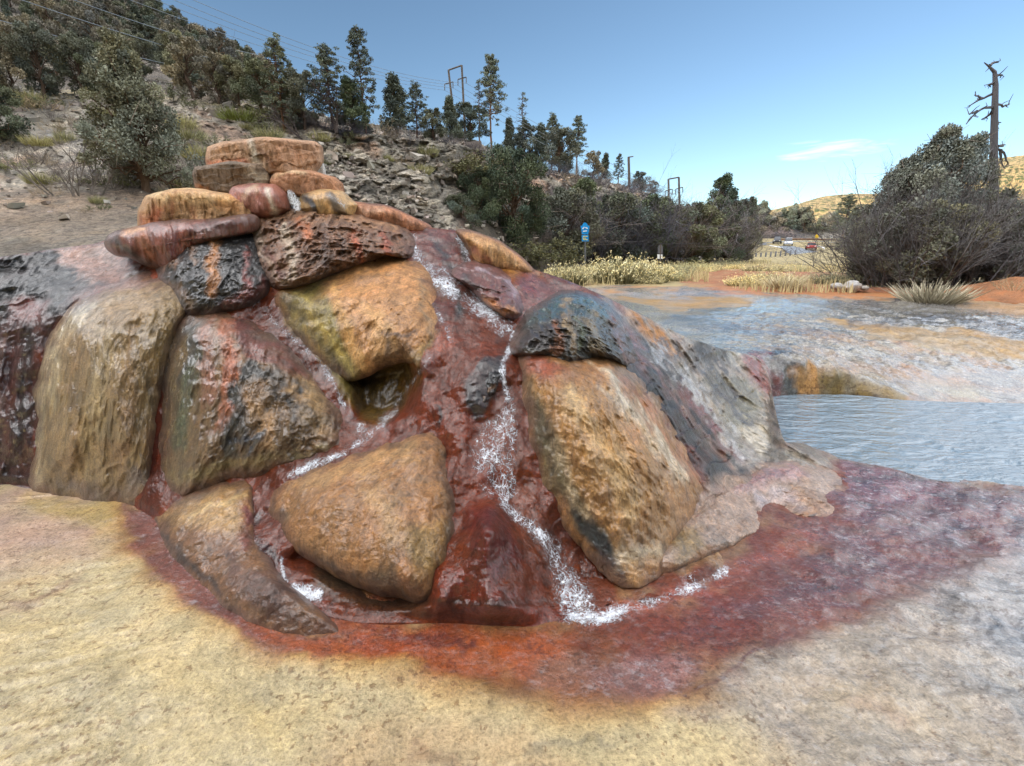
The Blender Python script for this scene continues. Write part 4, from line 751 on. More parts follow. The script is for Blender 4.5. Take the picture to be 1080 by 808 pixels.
# ------------------------------------------------------------------ hills: lofted through surveyed contours (column, row, distance)
def contour(pts, xs):
    p = np.array(pts, float); return np.interp(xs, p[:, 0], p[:, 1]), np.interp(xs, p[:, 0], p[:, 2])
HXS = np.concatenate([np.arange(-700, -40, 12), np.arange(-40, 900, 2.2), np.arange(900, 1100, 12)])
def PY(px, Y, z):   # row of a point seen in column px at distance Y and height z
    q = np.asarray(P(px, 404, Y)); return PROJ(np.stack([q[..., 0], np.broadcast_to(Y, q[..., 0].shape), np.broadcast_to(z, q[..., 0].shape)], -1))[1]
def hcont():
    c = []
    foot = [(-700, 5, .6), (0, 5.9, .7), (340, 9, .8), (480, 14, .6), (560, 20, .5), (700, 34, .4), (780, 60, .6), (802, 176, .5), (850, 176, .5), (1100, 176, .5)]
    f = np.array(foot); c.append((np.interp(HXS, f[:, 0], [float(PY(a, b, z)) for a, b, z in foot]), np.interp(HXS, f[:, 0], f[:, 1])))
    c.append(contour([(-700, 285, 6.6), (0, 272, 7.6), (120, 254, 8.4), (200, 250, 9), (340, 248, 12), (480, 250, 17), (560, 283, 22), (700, 279, 36), (780, 272, 62), (802, 257, 178), (850, 256, 178), (1100, 256, 178)], HXS))
    c.append(contour([(-700, 215, 10), (0, 205, 10.5), (150, 200, 11.5), (340, 238, 15), (480, 240, 18.5), (530, 236, 23), (560, 248, 26), (700, 262, 40), (780, 262, 66), (802, 255, 180), (850, 253, 180), (1100, 253, 180)], HXS))
    c.append(contour([(-700, 150, 13.5), (0, 150, 14.5), (200, 160, 15.5), (300, 175, 16.5), (340, 190, 17), (400, 195, 18), (450, 196, 19.5), (500, 198, 24), (560, 210, 30), (620, 215, 38), (700, 240, 48), (780, 250, 72), (802, 246, 184), (850, 249, 184), (1100, 251, 184)], HXS))
    c.append(contour([(-700, 100, 18), (0, 103, 19), (100, 98, 20), (200, 104, 20.5), (260, 113, 21), (330, 132, 19.5), (400, 143, 20.5), (450, 148, 22), (480, 151, 24), (520, 165, 28), (560, 180, 34), (620, 190, 42), (680, 205, 50), (692, 213, 52), (698, 234, 52), (740, 240, 60), (780, 243, 80), (802, 238, 188), (836, 239, 188), (852, 246, 188), (1100, 250, 188)], HXS))
    c.append(contour([(-700, 60, 26), (0, 75, 27), (100, 76, 28), (260, 100, 30), (330, 122, 30), (400, 134, 30), (450, 140, 32), (500, 152, 34), (560, 176, 42), (620, 187, 50), (680, 203, 58), (692, 212, 60), (698, 232, 60), (740, 238, 70), (780, 241, 90), (802, 234, 194), (836, 235, 194), (852, 245, 194), (1100, 250, 194)], HXS))
    c.append(contour([(-700, 20, 50), (0, 35, 52), (100, 40, 54), (260, 88, 60), (330, 120, 60), (400, 136, 60), (450, 144, 60), (500, 156, 60), (560, 180, 60), (620, 192, 60), (680, 208, 70), (698, 235, 70), (780, 243, 100), (802, 236, 200), (836, 238, 200), (852, 248, 200), (1100, 254, 200)], HXS))
    c.append(contour([(-700, -300, 92), (0, -95, 95), (60, -60, 97), (110, -28, 98), (165, 14, 100), (230, 56, 105), (265, 84, 108), (300, 108, 110), (350, 130, 110), (400, 142, 110), (500, 165, 110), (620, 200, 110), (698, 240, 110), (780, 250, 120), (802, 246, 210), (852, 254, 210), (1100, 258, 210)], HXS))
    return c
HC = hcont()
def hillY(px, py):
    i = np.clip(np.searchsorted(HXS, px)-1, 0, len(HXS)-2); t = (px-HXS[i])/(HXS[i+1]-HXS[i])
    ys = [a[i]*(1-t)+a[i+1]*t for a, b in HC]; ds = [b[i]*(1-t)+b[i+1]*t for a, b in HC]
    for k in range(len(ys)-1):
        if ys[k] >= py >= ys[k+1]:
            u = (ys[k]-py)/max(ys[k]-ys[k+1], 1e-6); return ds[k]*(1-u)+ds[k+1]*u
    return ds[-1] if py < ys[-1] else ds[0]
CLIFF = [(328, 140), (335, 130), (400, 142), (452, 146), (500, 152), (478, 175), (486, 205), (478, 250), (420, 250), (340, 235), (332, 190)]
CLIFF2 = [(560, 178), (620, 187), (690, 203), (697, 236), (640, 226), (600, 212), (556, 200)]
LEDGES = [[(60, 112), (200, 108), (310, 140), (312, 160), (200, 150), (60, 160)], [(0, 160), (110, 140), (120, 190), (0, 200)], [(330, 175), (345, 150), (340, 230), (300, 175)]]
def hill_relief(W, px, py):
    size = np.clip(W[..., 1]/14., .4, 4)
    k = ss(-10, 6, sdf(px, py, CLIFF)); k = np.maximum(k, ss(-6, 5, sdf(px, py, CLIFF2)))
    for l in LEDGES: k = np.maximum(k, .85*ss(-12, 10, sdf(px, py, l)+6*fbm(W, .8, 3, 5)))
    s = (1/size)[..., None]
    q = W*s
    wob = .12*np.stack([fbm(q, 2, 3, 1), fbm(q, 2, 3, 2), fbm(q, 2, 3, 3)], -1)
    a, b, i = cells(q+wob, (1.5, 1.5, 4.6), 5); a2, b2, i2 = cells(q+wob, (4.2, 4.2, 13), 15)
    blk = (.55*(i-.5)+.5*np.minimum(b-a, .3)+.25*(i2-.5)+.3*np.minimum(b2-a2, .3))
    st_ = q[..., 2]*4.+.8*fbm(q, 1.2, 3, 77); blk = blk+.35*((st_-np.floor(st_))**2-.3)
    d = k*(.62*blk+.25*fbm(q, .8, 3, 8))*size
    d = d+(1-k)*(.12*fbm(q, .9, 4, 9)+.10*ridged(q, 1.8, 4, 19)+.05*(i2-.5)*ss(.1, .5, fbm(q, 1.2, 3, 66)))*size
    return d, k, blk, i2
HILL_LAYERS = [
 poly([(-700, 262), (0, 262), (130, 250), (210, 200), (150, 190), (0, 200), (-700, 230)], S(140, 126, 110), 0, 10, 10, 1, 1.5),
 stroke([(0, 225, 6), (90, 215, 8), (180, 212, 6)], S(182, 158, 134), 0, 8, 10, .6, 1.5), stroke([(60, 150, 6), (110, 158, 6)], S(176, 180, 184), 0, 5, 8, .8, 2), stroke([(0, 103, 2), (120, 97, 3), (240, 112, 3), (330, 128, 2)], S(186, 172, 130), 0, 2, 4, .8, 2),
 poly([(-700, 98), (0, 98), (100, 94), (200, 101), (260, 110), (330, 126), (330, 60), (0, -400), (-700, -400)], S(96, 88, 78), 0, 4, 6, 1, .6),
 stroke([(110, -5, 3), (140, 20, 4), (155, 30, 2)], S(160, 142, 116), 0, 3, 6, .7, .4), stroke([(60, 45, 6), (95, 60, 5)], S(150, 132, 104), 0, 4, 6, .6, .4),
 poly([(470, 155), (520, 160), (560, 195), (520, 230), (478, 250)], S(104, 80, 70), 0, 6, 8, 1, 1), poly([(500, 190), (560, 190), (700, 240), (700, 280), (500, 290)], S(86, 76, 62), 0, 8, 8, 1, 1),
 poly([(560, 176), (690, 200), (698, 236), (600, 214)], S(150, 126, 108), 0, 4, 6, 1, 1), stroke([(680, 205, 8), (692, 232, 5)], S(160, 128, 108), 0, 3, 4, 1, 1),
 poly([(700, 225), (860, 228), (860, 262), (700, 262)], S(96, 88, 78), 0, 4, 5, 1, .3), poly([(780, 225), (835, 222), (838, 250), (790, 250)], S(140, 122, 116), 0, 3, 4, 1, .3),
]
HILLPTS = []
def build_hill():
    cnt = [8, 34, 40, 60, 26, 20, 44]; WW = []; X = []; Yp = []
    for k in range(len(HC)-1):
        (ya, da), (yb, db) = HC[k], HC[k+1]; n = cnt[k]
        t = np.linspace(0, 1, n, endpoint=k == len(HC)-2)[:, None]
        py = ya[None]*(1-t)+yb[None]*t; D = da[None]*(1-t)+db[None]*t
        Yp.append(py); X.append(np.broadcast_to(HXS, py.shape)); WW.append(P(X[-1], py, D))
    W = np.concatenate(WW); X = np.concatenate(X); Yp = np.concatenate(Yp)
    d, k, blk, i2 = hill_relief(W, X, Yp)
    edge = np.ones(W.shape[0])[:, None]; W = W-ray(X, Yp)*d[..., None]
    base = paint(W.reshape(-1, 3), S(134, 129, 118), 0, HILL_LAYERS, X.ravel(), Yp.ravel())
    kk = k.ravel()[:, None]; tone = (.62+1.3*np.clip(blk.ravel(), -.3, .6)+.6*i2.ravel())[:, None]
    pink = ss(0, .6, fbm(W, .5, 3, 31)).ravel()[:, None]
    stone = (S(164, 156, 142)*(1-pink)+S(180, 148, 124)*pink)*tone
    base[:, :3] = base[:, :3]*(1-kk*.85)+stone*kk*.85
    n1 = fbm(W, 1.6, 4, 71).ravel()[:, None]; base[:, :3] *= 1+.35*n1
    HILLPTS.append((W, X, Yp, k))
    bk = W[-1].copy(); bk = np.stack([bk*np.array([1.25, 1.25, 1.0]), bk*np.array([1.7, 1.7, .0])])
    Wf = np.concatenate([W, bk]); cf = np.concatenate([base.reshape(W.shape[0], -1, 4), np.repeat(base.reshape(W.shape[0], -1, 4)[-1:], 2, 0)])
    o = mesh_from('hillside', Wf.reshape(-1, 3), grid_faces(Wf.shape[0], Wf.shape[1]), M['hill'], col=cf.reshape(-1, 4))
    tag(o, 'rocky hillside with ledges and a broken cliff rising behind the mound on the left', 'hillside', kind='structure')
build_hill()
def ridge_mesh(name, label, path, width, height, mat, seed, n=120, m=40, rough=.25, fr=.02):
    """a long ridge given by its crest path in plan"""
    p = catmull(np.array(path, float), n, closed=False); t = np.gradient(p[:, :2], axis=0); t /= np.linalg.norm(t, axis=1, keepdims=True); nr = np.c_[-t[:, 1], t[:, 0]]
    u = np.linspace(-1, 1, m); W = np.zeros((m, len(p), 3))
    hh = height*np.ones(len(p)) if p.shape[1] < 3 else p[:, 2]
    for i, a in enumerate(u):
        W[i, :, :2] = p[:, :2]+nr*a*width; W[i, :, 2] = hh*np.cos(a*math.pi/2)**1.3
    W[..., 2] *= 1+rough*fbm(W*np.array([1, 1, 0]), fr, 5, seed); W[..., :2] += (fbm(W, fr*1.5, 3, seed+9)*width*.1)[..., None]
    W[..., 2] -= 1.
    o = mesh_from(name, W.reshape(-1, 3), grid_faces(m, len(p), flip=True), mat); return tag(o, label, 'hills', kind='structure')
M['farhill'] = simple('wooded_far_hill', S(150, 136, 70, .8), .95, .55, .03, bump=0)
def farhill_mat():
    m, nt, b = newmat('wooded_slope'); geo = nn(nt, 'NewGeometry'); pos = geo.outputs['Position']
    vo = nn(nt, 'TexVoronoi'); vo.inputs['Scale'].default_value = .11; nt.links.new(pos, vo.inputs['Vector']); n1 = noise(nt, pos, .012, 5)
    f = ramp(nt, math_n(nt, 'ADD', vo.outputs['Distance'], math_n(nt, 'MULTIPLY', n1, .5)), [(.55, 0.), (.8, 1.)])
    c = mixc(nt, 'MIX', f, S(70, 76, 44), S(142, 122, 84)); nt.links.new(c, b.inputs['Base Color']); b.inputs['Roughness'].default_value = 1
    bp = nn(nt, 'Bump'); bp.inputs['Distance'].default_value = 8; bp.invert = True; nt.links.new(vo.outputs['Distance'], bp.inputs['Height']); nt.links.new(bp.outputs[0], b.inputs['Normal']); return m
M['farhill'] = farhill_mat()
M['shadehill'] = simple('sun_block_hill', S(96, 90, 74), .95, .4, .05)
def at(px, py, Y): return P(px, py, Y)
def crest(pts): return [tuple(P(a, b, c)) for a, b, c in pts]
ridge_mesh('hills', 'yellow sunlit wooded hills far beyond the road', crest([(700, 228, 1150), (800, 222, 1050), (845, 215, 1000), (880, 206, 1000), (915, 204, 1000), (960, 202, 1000), (1020, 208, 1000), (1200, 210, 1000)]), 330, 0, M['farhill'], 3, rough=.06, fr=.006, n=200, m=60)
def mtn():
    return ridge_mesh('mountain', 'tall grey and tan mountain at the far right edge behind the dead snag', crest([(900, 230, 1900), (990, 200, 1800), (1040, 178, 1700), (1085, 163, 1600), (1200, 150, 1500), (1500, 100, 1300), (1900, 60, 900)]), 520, 0, M['farhill'], 8, rough=.07, fr=.004, n=200, m=60)
mtn()
# unseen ridge added behind and left of the viewer to block the low sun
ridge_mesh('hills', 'high dark unseen ridge behind the viewer, added to keep the whole place in shade', [(-420, 160, 20), (-240, 60, 84), (-130, -30, 84), (-60, -120, 84), (60, -190, 80), (260, -240, 70), (420, -260, 20)], 55, 0, M['shadehill'], 5, rough=.12)
# ------------------------------------------------------------------ vegetation
def foliage(name, rough=.75):
    m, nt, b = newmat(name); at_ = nn(nt, 'Attribute', attribute_name='Col'); oi = nn(nt, 'ObjectInfo'); geo = nn(nt, 'NewGeometry')
    c = mixc(nt, 'MULTIPLY', 1., at_.outputs['Color'], ramp(nt, oi.outputs['Random'], [(0, (1., 1.02, 1.1)), (.5, (1.25, 1.25, 1.25)), (1, (1.6, 1.52, 1.35))]))
    nt.links.new(c, b.inputs['Base Color']); b.inputs['Roughness'].default_value = rough; b.inputs['Specular IOR Level'].default_value = .15
    return m
M['leaf'] = foliage('foliage'); M['bark'] = foliage('bark_and_twigs', .9)
class MB:
    def __init__(s): s.v = []; s.f = []; s.c = []; s.n = 0
    def quads(s, P4, col):                      # P4: n,4,3
        n = len(P4); s.v.append(P4.reshape(-1, 3)); s.f.append(np.arange(n*4).reshape(-1, 4)+s.n); s.n += n*4
        s.c.append(np.repeat(np.broadcast_to(col, (n, 3)), 4, 0))
    def tube(s, pts, rad, col, k=4):
        pts = np.asarray(pts, float); m = len(pts); t = np.gradient(pts, axis=0); t /= np.linalg.norm(t, axis=1, keepdims=True)+1e-9
        a = np.cross(t, [.31, .17, .93]); a /= np.linalg.norm(a, axis=1, keepdims=True)+1e-9; b = np.cross(t, a)
        th = np.linspace(0, 2*math.pi, k, endpoint=False); r = np.broadcast_to(rad, (m,))[:, None, None]
        v = pts[:, None]+r*(np.cos(th)[None, :, None]*a[:, None]+np.sin(th)[None, :, None]*b[:, None])
        f = grid_faces(m, k, wrap=True, flip=False)+s.n; s.v.append(v.reshape(-1, 3)); s.f.append(f); s.n += m*k; s.c.append(np.broadcast_to(col, (m*k, 3)))
    def leaves(s, cen, rad, n, size, col, rg, elong=1., up=0., var=.3):
        cen = np.asarray(cen); rad = np.asarray(rad); k = len(cen); idx = rg.integers(0, k, n)
        d = rg.normal(size=(n, 3)); d /= np.linalg.norm(d, axis=1, keepdims=True); rr = rg.uniform(.25, 1, n)**.6
        p = cen[idx]+d*rr[:, None]*rad[idx]; u = rg.normal(size=(n, 3)); u[:, 2] += up; u += d*.6; u /= np.linalg.norm(u, axis=1, keepdims=True)
        w = np.cross(u, rg.normal(size=(n, 3))); w /= np.linalg.norm(w, axis=1, keepdims=True)
        sz = size*rg.uniform(.5, 1.4, n)[:, None]; u = u*sz*elong; w = w*sz*.5
        cv = rg.uniform(1-var, 1+var, k)[idx]*rg.uniform(.75, 1.3, n); hue = rg.uniform(-.12, .12, k)[idx]
        cc = np.asarray(col)*cv[:, None]; cc = cc*np.stack([1+hue, 1+hue*.3, 1-hue], 1)
        s.quads(np.stack([p-w*.6, p+u*.5-w, p+u, p+u*.4+w*.9], 1), np.clip(cc, 0, 1))
    def mesh(s, name, mat, smooth=False):
        me_o = mesh_from(name, np.concatenate(s.v), np.concatenate(s.f), mat, smooth=smooth, col=np.concatenate(s.c)); me = me_o.data; bpy.data.objects.remove(me_o); return me
def limb(rg, a, b, n=6, wob=.06):
    t = np.linspace(0, 1, n)[:, None]; p = a*(1-t)+b*t; L = np.linalg.norm(b-a); o = rg.normal(size=(n, 3))*wob*L; o[0] = 0; return p+o*np.sin(t*math.pi)**.5
BK = S(92, 76, 64, .8); BKG = S(122, 112, 104, .8)
def juniper(seed, n=16000, col=S(88, 96, 72), w=.42, clumps=38, leaf=.017, sparse=1., shape='round', trunkh=.12):
    """unit height"""
    rg = np.random.default_rng(seed); tr = MB(); cr = MB(); cen = []; rad = []
    lean = rg.normal(0, .03, 2)
    tr.tube(limb(rg, np.array([0, 0, -.05]), np.array([lean[0], lean[1], .75]), 8, .03), np.linspace(.03, .008, 8), BK, 6)
    for i in range(clumps):
        z = trunkh+(1-trunkh)*(i+.5)/clumps; z = min(z, .95)
        e = {'round': math.sin(min(1, (z+.05))*math.pi*.92)**.6, 'cone': (1.05-z)**.9*1.05, 'column': (1-z**4)*.8}[shape]
        a = rg.uniform(0, 6.283); r = w*e*rg.uniform(.3, 1)*.85; c = np.array([math.cos(a)*r, math.sin(a)*r, z*.94+rg.normal(0, .02)])
        cen.append(c); q = rg.uniform(.055, .12)*(.6+.5*e)*sparse; rad.append([q, q, q*rg.uniform(.7, 1.3)])
        b0 = np.array([lean[0]*z*.7, lean[1]*z*.7, z*.72*rg.uniform(.6, .95)]); tr.tube(limb(rg, b0, c, 5, .08), np.linspace(.009, .003, 5), BK, 4)
        for _ in range(2):
            e2 = c+rg.normal(size=3)*q*.8; tr.tube(limb(rg, c, e2, 3, .05), np.linspace(.003, .001, 3), BKG, 3)
    cr.leaves(cen, rad, n, leaf, col, rg, 1.6, .5, .35)
    return tr.mesh('trunk', M['bark']), cr.mesh('crown', M['leaf'])
def pine(seed, n=9000, col=S(88, 94, 80), low=.35, w=.24, leaf=.0115, sparse=1., nb=64):
    rg = np.random.default_rng(seed); tr = MB(); cr = MB(); cen = []; rad = []
    top = np.array([rg.normal(0, .02), rg.normal(0, .02), .98]); tk = limb(rg, np.array([0, 0, -.05]), top, 10, .008); tr.tube(tk, np.linspace(.017, .003, 10), S(104, 78, 62, .8), 6)
    for i in range(nb):
        z = low+(1-low)*(i/nb)**.95; a = i*2.4+rg.normal(0, .5); r = w*(1.03-z)**.55/(1-low)**.3*rg.uniform(.45, 1.1)
        b0 = np.array([top[0]*z, top[1]*z, z]); e = b0+np.array([math.cos(a)*r, math.sin(a)*r, rg.uniform(-.02, .05)]); L = limb(rg, b0, e, 6, .12); tr.tube(L, np.linspace(.006, .002, 6), BK, 4)
        for k in (3, 4, 5):
            if rg.uniform() < .8*sparse: cen.append(L[k]+rg.normal(size=3)*.02); q = rg.uniform(.014, .034); rad.append([q*1.3, q*1.3, q*.5])
    if sparse > .5: cen.append(top); rad.append([.03, .03, .05])
    if cen: cr.leaves(cen, rad, n, leaf, col, rg, 1.3, .4, .3)
    return tr.mesh('trunk', M['bark']), cr.mesh('crown', M['leaf'])
def thicket(seed, col=S(112, 102, 98), stems=16, depth=4, w=.5, thick=.008, kids=4, leafn=0, lcol=None, up=.8):
    rg = np.random.default_rng(seed); m = MB()
    def grow(p, d, L, r, lv):
        n = 4; t = np.linspace(0, 1, n)[:, None]; bend = rg.normal(size=3)*.18; e = p+d*L; pts = p+(e-p)*t+np.sin(t*math.pi*.5)*bend*L*t
        m.tube(pts, np.linspace(r, r*.55, n), np.clip(col*rg.uniform(.6, 1.35), 0, 1), 3)
        if lv < depth:
            for _ in range(kids+(lv > 1)):
                k = rg.integers(1, n); nd = d+rg.normal(size=3)*.55; nd[2] += .15*up; nd /= np.linalg.norm(nd); grow(pts[k], nd, L*rg.uniform(.45, .75), r*.5, lv+1)
    for _ in range(stems):
        a = rg.uniform(0, 6.283); s = rg.uniform(0, 1)**.5; p = np.array([math.cos(a)*s*w*.5, math.sin(a)*s*w*.5, -.03]); d = np.array([math.cos(a)*s*w*.9, math.sin(a)*s*w*.9, up]); d /= np.linalg.norm(d)
        grow(p, d, rg.uniform(.35, .5), thick, 1)
    if leafn:
        v = np.concatenate(m.v); idx = rg.integers(0, len(v), leafn); m.leaves(v[idx], np.full((leafn, 3), .03), leafn, .03, lcol, rg, 1.3, .2)
    return m.mesh('bare_thicket', M['bark'])
def tuft(seed, n=700, col=S(170, 160, 118), w=.5, h=1., thin=.01, tips=None, spread=.6):
    rg = np.random.default_rng(seed); m = MB(); a = rg.uniform(0, 6.283, n); s = rg.uniform(0, 1, n)**.5
    p = np.stack([np.cos(a)*s*w*.55, np.sin(a)*s*w*.55, np.full(n, -.03)], 1); d = np.stack([np.cos(a)*s*spread, np.sin(a)*s*spread, np.ones(n)], 1)+rg.normal(size=(n, 3))*.16
    L = h*rg.uniform(.45, 1., n)[:, None]*(1-.35*s[:, None]**2); e = p+d*L*.9; sd = rg.normal(size=(n, 3)); sd[:, 2] = 0; sd /= np.linalg.norm(sd, axis=1, keepdims=True)
    cc = np.asarray(col)*rg.uniform(.55, 1.3, n)[:, None]; mid = (p+e)/2+sd*.03
    m.quads(np.stack([p-sd*thin, p+sd*thin, mid+sd*thin*.8, mid-sd*thin*.8], 1), np.clip(cc*.85, 0, 1)); m.quads(np.stack([mid-sd*thin*.8, mid+sd*thin*.8, e+sd*thin*.25, e-sd*thin*.25], 1), np.clip(cc, 0, 1))
    if tips is not None: m.leaves(e, np.full((n, 3), .035), n*4, .03, tips, rg, 1.2, .6, .3)
    return m.mesh('tuft', M['bark'])
def put(kind, name, label, cat, px, py, hpx, Y=None, ws=1., group=None, rot=None, lean=0, dz=0.):
    if Y is None: Y = hillY(px, py)
    base = P(px, py, Y); k = Y/(cp+(404-py)/F*sp)/F          # metres per pixel at this distance
    h = hpx*k; rz = random.uniform(0, 6.28) if rot is None else rot
    if isinstance(kind, tuple):
        r = empty(name, base+np.array([0, 0, dz]), label, cat, group, rz)
        for nm, me in zip(('trunk', 'crown'), kind):
            o = bpy.data.objects.new(nm, me); C.objects.link(o); o.parent = r
    else:
        r = bpy.data.objects.new(name, kind); C.objects.link(r); r.location = (base+np.array([0, 0, dz])).tolist(); tag(r, label, cat, group); r.rotation_euler = (0, 0, rz)
    r.scale = (h*ws, h*ws, h)
    if lean: r.rotation_euler = (0, lean, 0)
    return r
GJ = S(84, 86, 72); 
JUN = [juniper(1, col=S(102, 104, 88)), juniper(2, w=.5, col=S(90, 96, 80)), juniper(3, w=.36, shape='column'), juniper(4, shape='cone', col=S(76, 86, 68))]
JBIG = juniper(11, 42000, S(104, 106, 92), w=.46, clumps=110, leaf=.010, sparse=.8, shape='cone')
JDARK = juniper(12, 42000, S(76, 86, 68), w=.5, clumps=70, leaf=.011, shape='round', trunkh=.04)
JRIGHT = juniper(13, 52000, S(112, 116, 106), w=.44, clumps=110, leaf=.010, shape='column', trunkh=.1, sparse=.9)
CON = [juniper(21, 10000, S(86, 92, 80), w=.25, shape='cone', clumps=30, leaf=.018), juniper(22, 10000, S(92, 98, 84), w=.32, shape='cone', clumps=30, leaf=.018), juniper(23, 10000, S(88, 92, 80), w=.38, shape='round', clumps=30, leaf=.018), juniper(24, 6000, S(112, 108, 96), w=.4, shape='round', clumps=24, sparse=.9, leaf=.02)]
PIN = [pine(31), pine(32, low=.25, w=.28), pine(33, low=.4, sparse=.2, n=900, nb=44), pine(34, low=.2, w=.34, n=13000, nb=80)]
THK = [thicket(41, S(92, 90, 96), stems=24, thick=.006), thicket(42, S(84, 84, 92), w=.6, stems=24, thick=.006), thicket(43, S(98, 92, 90), stems=20, w=.45, thick=.006), thicket(44, S(78, 78, 84), w=.7, stems=26, thick=.006)]
THB = [thicket(45, S(76, 74, 74), stems=26, w=.6, thick=.005, kids=4, depth=4), thicket(46, S(86, 82, 80), stems=24, w=.75, thick=.005)]
THL = thicket(47, S(84, 80, 66), stems=14, w=.6, leafn=5000, lcol=S(92, 92, 66))
SML = [thicket(51, S(112, 104, 96), stems=14, depth=3, w=.9, thick=.014), thicket(52, S(132, 120, 100), stems=18, depth=3, w=1., thick=.012), tuft(53, 500, S(150, 146, 104), w=1., thin=.012), thicket(54, S(92, 88, 76), stems=12, depth=3, w=.9, thick=.012, leafn=1500, lcol=S(104, 108, 76))]
RAB = [tuft(61, 900, S(136, 132, 98), w=1., tips=S(214, 200, 150), spread=.75), tuft(62, 900, S(128, 128, 104), w=1.1, tips=S(168, 164, 126), spread=.8)]
STR = [tuft(63, 600, S(190, 178, 136), w=.7, thin=.012), tuft(64, 500, S(168, 160, 136), w=1., thin=.014, spread=.9)]
R = random.uniform
# --- dark woods of the upper left hill
rs = random.Random(5); G1 = 'conifers of the dense wood on the upper left hill'
def skyrow(x): return float(np.interp(x, HXS, HC[-1][0]))
cnt_ = 0
for k in range(170):
    x = rs.uniform(-60, 285); ylo = float(np.interp(x, HXS, HC[5][0])); yhi = skyrow(x)
    t = rs.random()**.8; y = ylo*(1-t)+yhi*t
    if y < -30: continue
    Y = hillY(x, y); h = min(rs.uniform(3.6, 5.6)/Y*F, 42.); kind = rs.choice(CON+[CON[3]]); sky_ = t > .93
    put(kind, 'conifer', 'small dark conifer in the dense wood covering the hill at the upper left', 'tree', x, y+4, h, Y, rs.uniform(.9, 1.4), G1); cnt_ += 1
G2 = 'conifers along the skyline of the left hill'
for x in list(np.arange(150, 300, 6.2)):
    x += rs.uniform(-2, 2); y = skyrow(x)+5; put(rs.choice(CON[:2]+[PIN[3], PIN[1]]), 'skyline_conifer', 'tiny pointed conifer standing on the descending skyline of the left hill', 'tree', x, y, rs.uniform(12, 26), None, rs.uniform(.9, 1.3), G2)
# --- junipers on the bench above the pale slope, left
G3 = 'grey green junipers along the bench above the pale rocky slope'
for x, y, h, ws in [(-30, 112, 75, 1), (18, 106, 62, 1), (48, 104, 70, .9), (88, 102, 58, 1.1), (112, 100, 50, 1), (205, 106, 62, 1.1), (232, 110, 50, 1.2), (252, 112, 45, 1.1), (275, 118, 48, 1.2), (190, 90, 50, 1), (60, 84, 56, 1), (20, 80, 60, 1), (110, 78, 66, .9), (238, 96, 60, 1), (150, 84, 44, 1), (300, 124, 34, 1.2)]:
    put(rs.choice([JUN[0], JUN[1], CON[3], CON[3]]), 'juniper_tree', 'bushy grey green juniper on the grassy bench above the pale rocky slope', 'tree', x, y, h, None, ws, G3)
put(JBIG, 'juniper_tree', 'large loose grey green juniper growing on the pale slope above the left of the mound', 'tree', 154, 202, 152, None, 1.)
put(JUN[1], 'juniper_tree', 'very dark low juniper cut by the left edge, on the pale slope', 'tree', -4, 152, 62, None, 1.2)
put(SML[0], 'bare_bush', 'dark leafless bush with spiky branches on the slope below the large juniper', 'bush', 84, 206, 60, None, 1.2)
put(THK[2], 'bare_bush', 'grey leafless bush at the foot of the large juniper, right side', 'bush', 188, 200, 55, None, 1.4)
put(THK[0], 'bare_bush', 'grey leafless bush at the foot of the large juniper, left side', 'bush', 118, 195, 52, None, 1.2)
put(tuft(66, 700, S(134, 142, 74), w=1.6, spread=1., thin=.012), 'green_clump', 'low yellow green clump of brush on the slope above the top slab', 'bush', 253, 128, 15, None, 1.3)
